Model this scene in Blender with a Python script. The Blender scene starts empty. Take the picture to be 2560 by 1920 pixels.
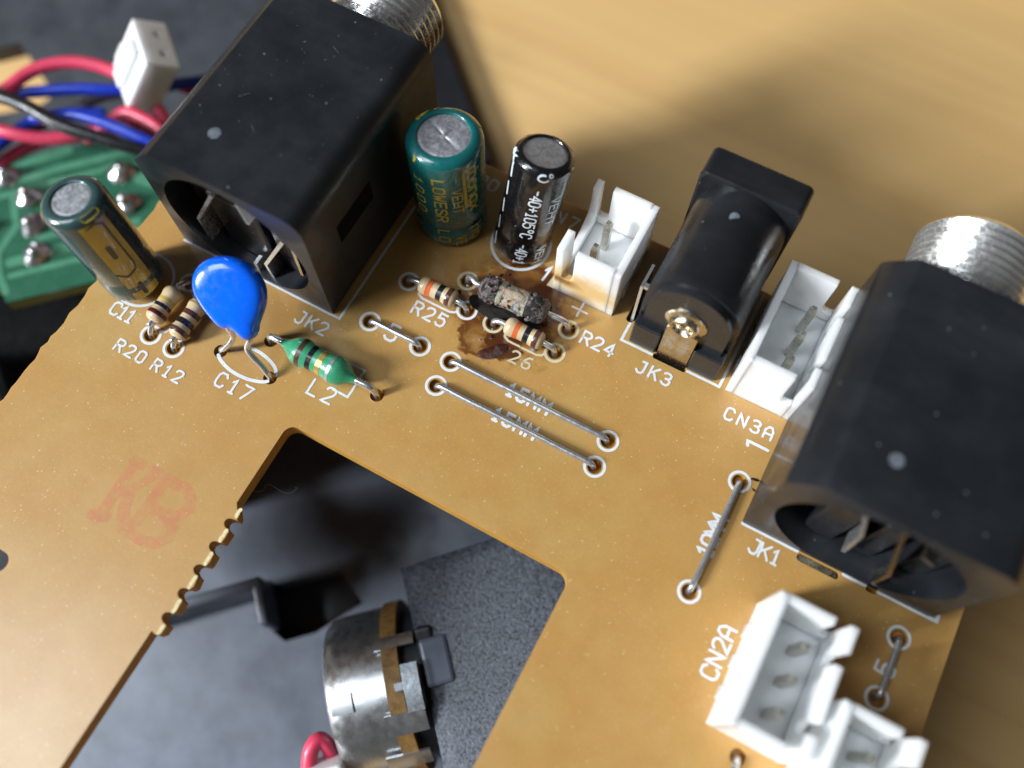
import bpy, bmesh, math, random
from mathutils import Vector, Matrix, Quaternion, noise
from mathutils.geometry import delaunay_2d_cdt

random.seed(7)
PI = math.pi
S = 0.001            # everything below is laid out in millimetres on the circuit board's own axes
ZB = 40.0            # the board's upper face lies 40 mm above the table top
sc = bpy.context.scene
COL = sc.collection

# ------------------------------------------------------------------ camera, light, exposure
def w3(x, y, z=0.0):
    return Vector((x * S, y * S, (z + ZB) * S))

cam_d = bpy.data.cameras.new('camera')
cam = bpy.data.objects.new('camera', cam_d)
COL.objects.link(cam)
CR = Matrix(((0.8807456, -0.4428152, 0.16793419),
             (0.47354714, 0.8186865, -0.32481614),
             (0.00634807, 0.36560514, 0.9307484)))
cam.matrix_world = Matrix.Translation(w3(18.3477, -23.9708, 70.6842)) @ CR.to_4x4()
cam_d.sensor_width = 36.0
cam_d.lens = 36.0 * 2235.35 / 2560.0
cam_d.clip_start = 0.002
cam_d.clip_end = 20.0
cam_d.dof.use_dof = True
cam_d.dof.focus_distance = 0.0755
cam_d.dof.aperture_fstop = 13.5
cam_d.dof.aperture_blades = 0
sc.camera = cam

world = bpy.data.worlds.new('World')
sc.world = world
world.use_nodes = True
wb = world.node_tree.nodes['Background']
wb.inputs['Color'].default_value = (1.0, 0.965, 0.92, 1)
wb.inputs['Strength'].default_value = 0.065

def area(name, pos, target, sx, sy, power, color):
    d = bpy.data.lights.new(name, 'AREA')
    d.shape = 'RECTANGLE'
    d.size = sx
    d.size_y = sy
    d.energy = power
    d.color = color
    o = bpy.data.objects.new(name, d)
    COL.objects.link(o)
    o.location = pos
    o.rotation_euler = (Vector(target) - Vector(pos)).to_track_quat('-Z', 'Y').to_euler()
    return o

EL = math.radians(27)
key_dir = Vector((-0.72 * math.cos(EL), -0.694 * math.cos(EL), math.sin(EL)))
tgt = w3(0, 0, 0)
area('window_light', tgt + key_dir * 1.0, tgt, 0.12, 0.30, 17.0, (0.90, 0.955, 1.0))
area('sheen_light', tgt + Vector((-0.40, -0.34, 0.80)), tgt, 0.36, 0.36, 4.0, (0.82, 0.91, 1.0))  # soft lamp added for the pale sheen on the board and for fill

sc.view_settings.view_transform = 'Standard'
sc.view_settings.look = 'None'
sc.view_settings.exposure = 0.0
sc.view_settings.gamma = 1.0
sc.view_settings.use_curve_mapping = False
sc.cycles.use_denoising = True
sc.cycles.max_bounces = 14
sc.cycles.diffuse_bounces = 10
sc.cycles.caustics_reflective = False
sc.cycles.caustics_refractive = False
sc.cycles.sample_clamp_indirect = 6.0

# ------------------------------------------------------------------ materials
MATS = {}

class NT:
    """small helper round a node tree"""
    def __init__(self, name):
        self.m = bpy.data.materials.new(name)
        self.m.use_nodes = True
        self.t = self.m.node_tree
        self.b = self.t.nodes['Principled BSDF']
        self.out = self.t.nodes['Material Output']
        MATS[name] = self.m
        tc = self.n('ShaderNodeTexCoord')
        vm = self.n('ShaderNodeVectorMath', operation='SCALE')
        vm.inputs['Scale'].default_value = 1000.0
        self.l(tc.outputs['Object'], vm.inputs[0])
        self.P = vm.outputs[0]          # position in millimetres
    def n(self, typ, **kw):
        x = self.t.nodes.new(typ)
        for k, v in kw.items():
            setattr(x, k, v)
        return x
    def l(self, a, b):
        self.t.links.new(a, b)
    def set(self, **kw):
        for k, v in kw.items():
            k = k.replace('_', ' ')
            self.b.inputs[k].default_value = v
    def noise(self, scale, detail=3.0, rough=0.55, vec=None, dist=0.0):
        x = self.n('ShaderNodeTexNoise')
        x.inputs['Scale'].default_value = scale
        x.inputs['Detail'].default_value = detail
        x.inputs['Roughness'].default_value = rough
        x.inputs['Distortion'].default_value = dist
        self.l(vec or self.P, x.inputs['Vector'])
        return x.outputs['Fac']
    def ramp(self, fac, stops, interp='LINEAR'):
        r = self.n('ShaderNodeValToRGB')
        r.color_ramp.interpolation = interp
        e = r.color_ramp.elements
        while len(e) < len(stops):
            e.new(0.5)
        for i, (p, c) in enumerate(stops):
            e[i].position = p
            e[i].color = c if len(c) == 4 else (*c, 1)
        self.l(fac, r.inputs['Fac'])
        return r.outputs['Color']
    def rng(self, v, a, b, c=0.0, d=1.0):
        x = self.n('ShaderNodeMapRange')
        x.interpolation_type = 'SMOOTHSTEP'
        self.l(v, x.inputs['Value'])
        for i, q in zip(('From Min', 'From Max', 'To Min', 'To Max'), (a, b, c, d)):
            x.inputs[i].default_value = q
        return x.outputs['Result']
    def math(self, op, a, b=None, c=None):
        x = self.n('ShaderNodeMath', operation=op)
        for i, q in enumerate((a, b, c)):
            if q is None:
                continue
            if isinstance(q, (int, float)):
                x.inputs[i].default_value = q
            else:
                self.l(q, x.inputs[i])
        return x.outputs[0]
    def mix(self, fac, a, b, blend='MIX'):
        x = self.n('ShaderNodeMix', data_type='RGBA', blend_type=blend)
        for i, q in ((0, fac), (6, a), (7, b)):
            if isinstance(q, (int, float)):
                x.inputs[i].default_value = q
            elif isinstance(q, tuple):
                x.inputs[i].default_value = q if len(q) == 4 else (*q, 1)
            else:
                self.l(q, x.inputs[i])
        return x.outputs[2]
    def map(self, scale=(1, 1, 1), rot=(0, 0, 0), loc=(0, 0, 0)):
        x = self.n('ShaderNodeMapping')
        x.inputs['Scale'].default_value = scale
        x.inputs['Rotation'].default_value = rot
        x.inputs['Location'].default_value = loc
        self.l(self.P, x.inputs['Vector'])
        return x.outputs[0]
    def ell(self, cx, cy, cz, rx, ry, rz):
        """distance from a point, in units of the radii"""
        v = self.n('ShaderNodeVectorMath', operation='SUBTRACT')
        self.l(self.P, v.inputs[0])
        v.inputs[1].default_value = (cx, cy, cz + ZB)
        d = self.n('ShaderNodeVectorMath', operation='DIVIDE')
        self.l(v.outputs[0], d.inputs[0])
        d.inputs[1].default_value = (rx, ry, rz)
        q = self.n('ShaderNodeVectorMath', operation='LENGTH')
        self.l(d.outputs[0], q.inputs[0])
        return q.outputs['Value']
    def color(self, c):
        self.l(c, self.b.inputs['Base Color'])
    def bump(self, h, dist, strength=1.0):
        x = self.n('ShaderNodeBump')
        x.inputs['Distance'].default_value = dist * S
        x.inputs['Strength'].default_value = strength
        self.l(h, x.inputs['Height'])
        self.l(x.outputs['Normal'], self.b.inputs['Normal'])

def plain(name, col, rough=0.5, metal=0.0, spec=0.5, var=0.12, vscale=0.6, bump=0.0, bscale=4.0, coat=0.0, coat_rough=0.08, sss=0.0, rvar=0.1):
    """a one-colour surface with uneven tone, uneven gloss and a little relief"""
    t = NT(name)
    n = t.noise(vscale, 4)
    lo = tuple(max(0, c * (1 - var)) for c in col)
    hi = tuple(min(1, c * (1 + var)) for c in col)
    t.color(t.ramp(n, [(0.3, lo), (0.7, hi)]))
    t.set(Metallic=metal)
    t.b.inputs['Specular IOR Level'].default_value = spec
    n2 = t.noise(vscale * 3.1, 4)
    t.l(t.rng(n2, 0.3, 0.7, max(0.02, rough - rvar), min(1, rough + rvar)), t.b.inputs['Roughness'])
    if coat:
        t.b.inputs['Coat Weight'].default_value = coat
        t.b.inputs['Coat Roughness'].default_value = coat_rough
    if sss:
        t.b.inputs['Subsurface Weight'].default_value = sss
        t.b.inputs['Subsurface Radius'].default_value = (1.0, 0.75, 0.55)
        t.b.inputs['Subsurface Scale'].default_value = 0.6 * S
    if bump:
        t.bump(t.noise(bscale, 5, 0.6), bump)
    return t.m

def board_material():
    t = NT('phenolic_board')
    big = t.noise(0.055, 2)
    mid = t.noise(0.5, 4, 0.6)
    c = t.ramp(big, [(0.32, (0.560, 0.318, 0.098)), (0.55, (0.530, 0.288, 0.076)), (0.72, (0.560, 0.352, 0.112))])
    c = t.mix(t.rng(t.noise(0.16, 4, 0.6), 0.42, 0.68, 0.0, 0.25), c, (0.57, 0.40, 0.150))
    c = t.mix(t.rng(mid, 0.3, 0.75, 0.0, 0.22), c, (0.40, 0.200, 0.050))
    # pale paper fibres and dust in the resin, with their glints painted in
    fib = t.n('ShaderNodeTexVoronoi')
    fib.inputs['Scale'].default_value = 1.9
    fib.inputs['Randomness'].default_value = 1.0
    t.l(t.map((1.0, 1.0, 1.0)), fib.inputs['Vector'])
    gate = t.noise(0.9, 2)
    dot = t.math('MULTIPLY', t.rng(fib.outputs['Distance'], 0.06, 0.14, 1.0, 0.0), t.rng(gate, 0.46, 0.58))
    c = t.mix(t.math('MULTIPLY', dot, 0.75), c, (0.86, 0.74, 0.48))
    fib2 = t.n('ShaderNodeTexVoronoi')
    fib2.inputs['Scale'].default_value = 1.5
    t.l(t.map((2.6, 0.75, 1.0), (0, 0, 0.5)), fib2.inputs['Vector'])
    streak = t.rng(fib2.outputs['Distance'], 0.04, 0.11, 1.0, 0.0)
    c = t.mix(t.math('MULTIPLY', t.math('MULTIPLY', streak, t.rng(t.noise(0.2, 3), 0.40, 0.62)), 0.6), c, (0.86, 0.72, 0.46))
    gr = t.noise(4.5, 3, 0.7)
    c = t.mix(t.rng(gr, 0.55, 0.75, 0, 0.22), c, (0.84, 0.66, 0.36))
    c = t.mix(t.rng(gr, 0.28, 0.42, 0.22, 0), c, (0.36, 0.17, 0.04))
    # scorch marks and burnt flux round the overheated resistor
    wob = t.noise(0.9, 4, 0.6)
    wob = t.math('MULTIPLY_ADD', wob, 1.1, -0.55)
    wet = None
    def stain(cx, cy, rx, ry, a, b, col, amt, ring=False):
        nonlocal c, wet
        d = t.math('ADD', t.ell(cx, cy, 0, rx, ry, 50), wob)
        f = t.rng(d, a, b, 1.0, 0.0)
        if ring:
            g = t.rng(d, a - 0.45, a - 0.05, 0.0, 1.0)
            f = t.math('MULTIPLY', f, t.math('MULTIPLY_ADD', g, 0.7, 0.3))
        c = t.mix(t.math('MULTIPLY', f, amt), c, col)
        wet = f if wet is None else t.math('MAXIMUM', wet, f)
    stain(2.4, 7.2, 5.8, 4.9, 0.62, 1.18, (0.23, 0.078, 0.009), 0.80)
    stain(2.2, 10.3, 2.6, 1.9, 0.76, 1.0, (0.105, 0.028, 0.005), 0.95, True)
    stain(4.3, 9.0, 1.9, 2.2, 0.70, 1.05, (0.085, 0.022, 0.006), 0.85)
    stain(1.2, 3.3, 2.3, 2.3, 0.82, 0.98, (0.130, 0.040, 0.006), 0.92, True)
    stain(3.2, 3.6, 2.0, 1.8, 0.75, 1.0, (0.080, 0.020, 0.004), 0.92)
    stain(0.6, 5.9, 2.1, 1.2, 0.70, 1.1, (0.10, 0.035, 0.012), 0.65)
    stain(2.6, 6.9, 3.9, 1.7, 0.65, 1.1, (0.018, 0.009, 0.006), 0.92)
    t.color(c)
    t.b.inputs['Specular IOR Level'].default_value = 0.45
    rg = t.rng(t.noise(0.35, 5), 0.3, 0.7, 0.40, 0.55)
    t.l(t.math('MULTIPLY', rg, t.math('MULTIPLY_ADD', wet, -0.65, 1.0)), t.b.inputs['Roughness'])
    t.b.inputs['Coat Weight'].default_value = 0.9
    t.b.inputs['Coat Roughness'].default_value = 0.235
    t.b.inputs['Subsurface Weight'].default_value = 0.25
    t.b.inputs['Subsurface Radius'].default_value = (1.0, 0.42, 0.12)
    t.b.inputs['Subsurface Scale'].default_value = 0.9 * S
    t.bump(t.noise(2.2, 5, 0.65), 0.02, 0.6)
board_material()

def housing_material(name, brown):
    t = NT(name)
    c = t.ramp(t.noise(0.4, 3), [(0.3, (0.90, 0.925, 0.94)), (0.7, (0.94, 0.955, 0.955))])
    if brown:
        wob = t.math('MULTIPLY_ADD', t.noise(0.7, 4), 0.7, -0.35)
        d = t.math('ADD', t.ell(6.6, 9.6, 2.4, 6.4, 3.2, 3.0), wob)
        c = t.mix(t.math('MULTIPLY', t.rng(d, 0.35, 1.15, 1, 0), 0.97), c, (0.76, 0.52, 0.22))
        d = t.math('ADD', t.ell(4.8, 10.2, 2.2, 3.2, 2.0, 1.1), wob)
        c = t.mix(t.math('MULTIPLY', t.rng(d, 0.1, 0.95, 1, 0), 0.95), c, (0.30, 0.13, 0.035))
    t.color(c)
    t.set(Roughness=0.38)
    t.b.inputs['Subsurface Weight'].default_value = 1.0
    t.b.inputs['Subsurface Radius'].default_value = (1.0, 1.0, 1.0)
    t.b.inputs['Subsurface Scale'].default_value = 0.9 * S
    t.bump(t.noise(1.5, 3), 0.02, 0.5)
housing_material('white_nylon', False)
housing_material('scorched_nylon', True)

def black_plastic(name, col, rough, scratch=1.0, spec=0.5, coat=0.0):
    t = NT(name)
    n = t.noise(0.25, 4)
    c = t.ramp(n, [(0.3, tuple(q * 0.8 for q in col)), (0.7, tuple(q * 1.25 for q in col))])
    v = t.n('ShaderNodeTexVoronoi')
    v.inputs['Scale'].default_value = 0.9
    t.l(t.P, v.inputs['Vector'])
    gate = t.rng(t.noise(0.45, 2), 0.50, 0.58)
    dust = t.math('MULTIPLY', t.rng(v.outputs['Distance'], 0.05, 0.11, 1, 0), gate)
    c = t.mix(t.math('MULTIPLY', dust, 0.45 * scratch), c, (0.30, 0.32, 0.34))
    wv = t.noise(1.0, 2, vec=t.map((5.0, 0.35, 1.0), (0, 0, 0.6)))
    sm = t.noise(0.14, 4, vec=t.map((0.35, 1.6, 1.0), (0, 0, -0.5)))
    c = t.mix(t.rng(sm, 0.45, 0.75, 0, 0.10), c, (0.11, 0.12, 0.14))
    c = t.mix(t.rng(wv, 0.72, 0.78, 0, 0.05 * scratch), c, (0.22, 0.24, 0.26))
    t.color(c)
    t.b.inputs['Specular IOR Level'].default_value = spec
    t.l(t.rng(t.noise(0.3, 5), 0.3, 0.7, rough - 0.08, rough + 0.12), t.b.inputs['Roughness'])
    t.bump(t.noise(3.0, 4), 0.012, 0.6)
    t.b.inputs['Coat Weight'].default_value = coat
    t.b.inputs['Coat Roughness'].default_value = 0.10
black_plastic('rim_plastic', (0.006, 0.006, 0.008), 0.5, 0.4, spec=0.2)
black_plastic('jack_plastic', (0.010, 0.012, 0.015), 0.38, coat=0.18)
black_plastic('power_jack_plastic', (0.012, 0.013, 0.015), 0.26)
black_plastic('enclosure_plastic', (0.024, 0.027, 0.034), 0.44, 0.25)
black_plastic('sheen_plastic', (0.100, 0.116, 0.152), 0.42, 0.3)  # black plastic with its bluish window sheen put into the base colour

def speckle_material():
    t = NT('textured_plastic')
    n = t.noise(3.4, 4, 0.7)
    c = t.ramp(n, [(0.34, (0.012, 0.013, 0.016)), (0.46, (0.075, 0.082, 0.10)), (0.64, (0.13, 0.145, 0.175)), (0.74, (0.26, 0.28, 0.33))])
    t.color(c)
    t.set(Roughness=0.42)
    t.bump(n, 0.16, 1.0)
speckle_material()

def wood_material():
    t = NT('wood_table')
    ang = -0.56
    g1 = t.noise(0.05, 3, 0.5, vec=t.map((0.12, 3.2, 1.0), (0, 0, ang)), dist=0.2)
    g2 = t.noise(0.22, 4, 0.6, vec=t.map((0.08, 2.4, 1.0), (0, 0, ang)))
    g3 = t.noise(0.02, 2)
    c = t.ramp(g1, [(0.3, (0.575, 0.345, 0.128)), (0.5, (0.625, 0.392, 0.152)), (0.72, (0.590, 0.355, 0.134))])
    c = t.mix(t.rng(g2, 0.42, 0.72, 0, 0.30), c, (0.46, 0.255, 0.085))
    c = t.mix(t.rng(g3, 0.4, 0.7, 0, 0.2), c, (0.66, 0.44, 0.19))
    t.color(c)
    t.l(t.rng(g2, 0.3, 0.7, 0.42, 0.58), t.b.inputs['Roughness'])
    t.bump(g2, 0.05, 0.4)
wood_material()

def burnt_material():
    t = NT('burnt_body')
    n = t.noise(0.85, 7, 0.75, dist=0.5)
    c = t.ramp(n, [(0.40, (0.006, 0.005, 0.005)), (0.47, (0.035, 0.024, 0.020)), (0.53, (0.22, 0.19, 0.19)), (0.58, (0.085, 0.034, 0.020)), (0.66, (0.48, 0.45, 0.44))])
    t.color(c)
    t.set(Roughness=0.75)
    t.bump(t.noise(3.5, 6, 0.75), 0.22, 1.0)
    t = NT('burnt_middle')
    n = t.noise(0.9, 5, 0.7, dist=0.8)
    c = t.ramp(n, [(0.34, (0.02, 0.018, 0.018)), (0.42, (0.12, 0.14, 0.19)), (0.47, (0.46, 0.42, 0.34)), (0.53, (0.36, 0.18, 0.07)), (0.60, (0.50, 0.46, 0.37)), (0.68, (0.10, 0.07, 0.05))])
    t.color(c)
    t.set(Roughness=0.55)
    t.bump(t.noise(3.0, 6, 0.75), 0.1, 1.0)
burnt_material()

def char_material(name, c0, c1, rough):
    t = NT(name)
    t.color(t.ramp(t.noise(3.0, 5, 0.7), [(0.35, c0), (0.65, c1)]))
    t.set(Roughness=rough)
    t.b.inputs['Specular IOR Level'].default_value = 0.22 if name == 'char_crust' else 0.5
    t.bump(t.noise(6.0, 6, 0.8), 0.15, 1.0)
char_material('char_crust', (0.004, 0.004, 0.004), (0.022, 0.015, 0.011), 0.35)
char_material('flux_crust', (0.016, 0.003, 0.001), (0.11, 0.024, 0.008), 0.16)

def clear_ink(name, col, alpha):
    t = NT(name)
    t.color(t.ramp(t.noise(0.8, 4), [(0.3, col), (0.7, tuple(min(1, q * 1.25) for q in col))]))
    t.set(Roughness=0.6)
    a = t.rng(t.noise(0.9, 6, 0.7), 0.34, 0.62, 0.02, alpha)
    t.l(a, t.b.inputs['Alpha'])

def ink_material():
    t = NT('white_ink')
    t.color(t.ramp(t.noise(1.2, 4), [(0.3, (0.72, 0.73, 0.74)), (0.7, (0.84, 0.85, 0.86))]))
    t.set(Roughness=0.55)
    a = t.rng(t.noise(6.0, 3), 0.24, 0.36, 0.25, 1.0)
    t.l(a, t.b.inputs['Alpha'])
ink_material()
clear_ink('red_stamp_ink', (0.80, 0.22, 0.16), 0.24)
plain('yellowed_ink', (0.66, 0.58, 0.38), 0.55)
char_material('scorched_band', (0.20, 0.17, 0.12), (0.60, 0.55, 0.42), 0.6)
plain('sleeve_ink_white', (0.72, 0.77, 0.82), 0.35, coat=0.4)
plain('sleeve_ink_yellow', (0.52, 0.42, 0.055), 0.35, coat=0.5, coat_rough=0.05)
plain('sleeve_ink_dark', (0.035, 0.05, 0.05), 0.35, coat=0.4)
plain('stripe_gold', (0.56, 0.41, 0.055), 0.3, coat=0.7, coat_rough=0.05)
plain('sleeve_green', (0.004, 0.115, 0.115), 0.30, coat=0.8, coat_rough=0.05, bump=0.03, bscale=0.8)
plain('sleeve_olive', (0.030, 0.070, 0.072), 0.28, coat=0.8, coat_rough=0.05, bump=0.04, bscale=0.8)
plain('sleeve_black', (0.006, 0.006, 0.008), 0.25, coat=0.9, coat_rough=0.04, bump=0.04, bscale=0.9)
plain('can_aluminium', (0.62, 0.63, 0.67), 0.46, metal=0.85, var=0.18, vscale=1.1, bump=0.03, bscale=1.3)
plain('tinned_lead', (0.74, 0.74, 0.74), 0.26, metal=0.85, var=0.08, vscale=1.0, rvar=0.05)
plain('dull_jumper', (0.56, 0.56, 0.57), 0.30, metal=0.8, var=0.10, vscale=0.9, rvar=0.06)
plain('header_pin', (0.52, 0.50, 0.43), 0.30, metal=0.75, var=0.12, vscale=2.0)
plain('solder_metal', (0.70, 0.69, 0.70), 0.22, metal=1.0, var=0.15, vscale=2.0, bump=0.03, bscale=1.2)
plain('nickel_thread', (0.86, 0.85, 0.83), 0.22, metal=0.86, var=0.06, vscale=1.0)
plain('brass_contact', (0.66, 0.58, 0.44), 0.28, metal=1.0, var=0.15, vscale=1.5)
plain('zinc_steel', (0.70, 0.71, 0.72), 0.30, metal=0.95, var=0.08, vscale=0.35, rvar=0.05)
plain('die_cast_zinc', (0.34, 0.37, 0.40), 0.45, metal=0.7, var=0.15, vscale=0.8, bump=0.05, bscale=1.5)
plain('wafer_brown', (0.25, 0.135, 0.036), 0.6, var=0.35, vscale=1.4, bump=0.06, bscale=2.0)
plain('resistor_tan', (0.60, 0.45, 0.265), 0.42, var=0.08, coat=0.5, coat_rough=0.12, bump=0.03, bscale=2)
plain('band_black', (0.010, 0.010, 0.012), 0.3, coat=0.4)
plain('band_brown', (0.085, 0.030, 0.020), 0.3, coat=0.4)
plain('band_orange', (0.72, 0.14, 0.035), 0.35, coat=0.4)
plain('band_wine', (0.10, 0.010, 0.014), 0.3, coat=0.4)
plain('band_gold', (0.62, 0.42, 0.12), 0.3, metal=0.6)
plain('band_silver', (0.42, 0.46, 0.46), 0.3, metal=0.6)
plain('inductor_green', (0.040, 0.300, 0.150), 0.32, var=0.1, coat=0.6, coat_rough=0.1, bump=0.03, bscale=1.5)
plain('blue_epoxy', (0.001, 0.135, 0.93), 0.22, var=0.06, coat=0.6, coat_rough=0.06)
plain('wire_red', (0.72, 0.055, 0.120), 0.38, var=0.08)
plain('wire_blue', (0.004, 0.035, 0.44), 0.35, var=0.08)
plain('wire_black', (0.012, 0.012, 0.014), 0.32, var=0.1)
plain('wire_grey', (0.16, 0.17, 0.19), 0.4)
plain('green_mask', (0.028, 0.125, 0.070), 0.30, var=0.1, vscale=0.3, coat=0.5, coat_rough=0.12)
plain('green_trace', (0.085, 0.270, 0.160), 0.30, coat=0.5, coat_rough=0.12)
plain('glass_fibre_edge', (0.34, 0.30, 0.06), 0.55)
plain('frayed_resin', (0.80, 0.66, 0.36), 0.7, var=0.2, vscale=3)
plain('gouge_grey', (0.125, 0.14, 0.165), 0.7, var=0.35, vscale=2.5, bump=0.1, bscale=3)
plain('scratch_grey', (0.10, 0.11, 0.125), 0.6, var=0.4, vscale=2.5)
plain('shade_black', (0.002, 0.002, 0.002), 0.8, spec=0.1)  # near-black that stands in for shade in the jack slot and left gap
plain('flake_grey', (0.20, 0.20, 0.21), 0.6, var=0.5, vscale=3)
plain('dust_white', (0.75, 0.74, 0.70), 0.7)
plain('hole_glow_resin', (0.50, 0.22, 0.050), 0.5, sss=0.2)  # brightened amber standing in for the glow inside the holes
def resin_edge(name, col, fac):
    t = NT(name)
    c = t.ramp(t.noise(1.2, 4), [(0.3, tuple(q * 0.8 for q in col)), (0.7, col)])
    t.color(c)
    t.set(Roughness=0.55)
    tr = t.n('ShaderNodeBsdfTranslucent')
    t.l(c, tr.inputs['Color'])
    mx = t.n('ShaderNodeMixShader')
    mx.inputs[0].default_value = fac
    t.l(t.b.outputs[0], mx.inputs[1])
    t.l(tr.outputs[0], mx.inputs[2])
    t.l(mx.outputs[0], t.out.inputs['Surface'])
resin_edge('edge_resin', (0.86, 0.47, 0.085), 0.4)

# ------------------------------------------------------------------ mesh building
def mesh_obj(name, verts, faces, mat, parent=None, smooth=False, bevel=0.0, seg=2, angle=0.6, raw=False):
    me = bpy.data.meshes.new(name)
    me.from_pydata([v if raw else w3(*v) for v in verts], [], faces)
    me.update()
    bm = bmesh.new()
    bm.from_mesh(me)
    bmesh.ops.recalc_face_normals(bm, faces=bm.faces)
    bm.to_mesh(me)
    bm.free()
    me.materials.append(MATS[mat])
    o = bpy.data.objects.new(name, me)
    COL.objects.link(o)
    if smooth:
        for p in me.polygons:
            p.use_smooth = True
        if smooth != 'full':
            me.set_sharp_from_angle(angle=angle)
    if bevel:
        b = o.modifiers.new('bevel', 'BEVEL')
        b.width = bevel * S
        b.segments = seg
        b.limit_method = 'ANGLE'
        b.angle_limit = math.radians(35)
        b.harden_normals = False
    if parent is not None:
        attach(o, parent)
    return o

def attach(o, parent):
    o.parent = parent
    m = Matrix.Identity(4)
    q = parent
    while q is not None:
        m = q.matrix_basis.copy() if q.parent is None else m
        q = q.parent
    o.matrix_parent_inverse = m.inverted() if parent.parent is None else Matrix.Identity(4)

def empty(name, base, label=None, cat=None, group=None):
    o = bpy.data.objects.new(name, None)
    COL.objects.link(o)
    o.location = w3(*base)
    o.empty_display_size = 0.004
    o.matrix_basis = Matrix.Translation(w3(*base))
    tag(o, label, cat, group)
    return o

def tag(o, label=None, cat=None, group=None, kind=None):
    if label:
        o['label'] = label
    if cat:
        o['category'] = cat
    if group:
        o['group'] = group
    if kind:
        o['kind'] = kind
    return o

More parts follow.
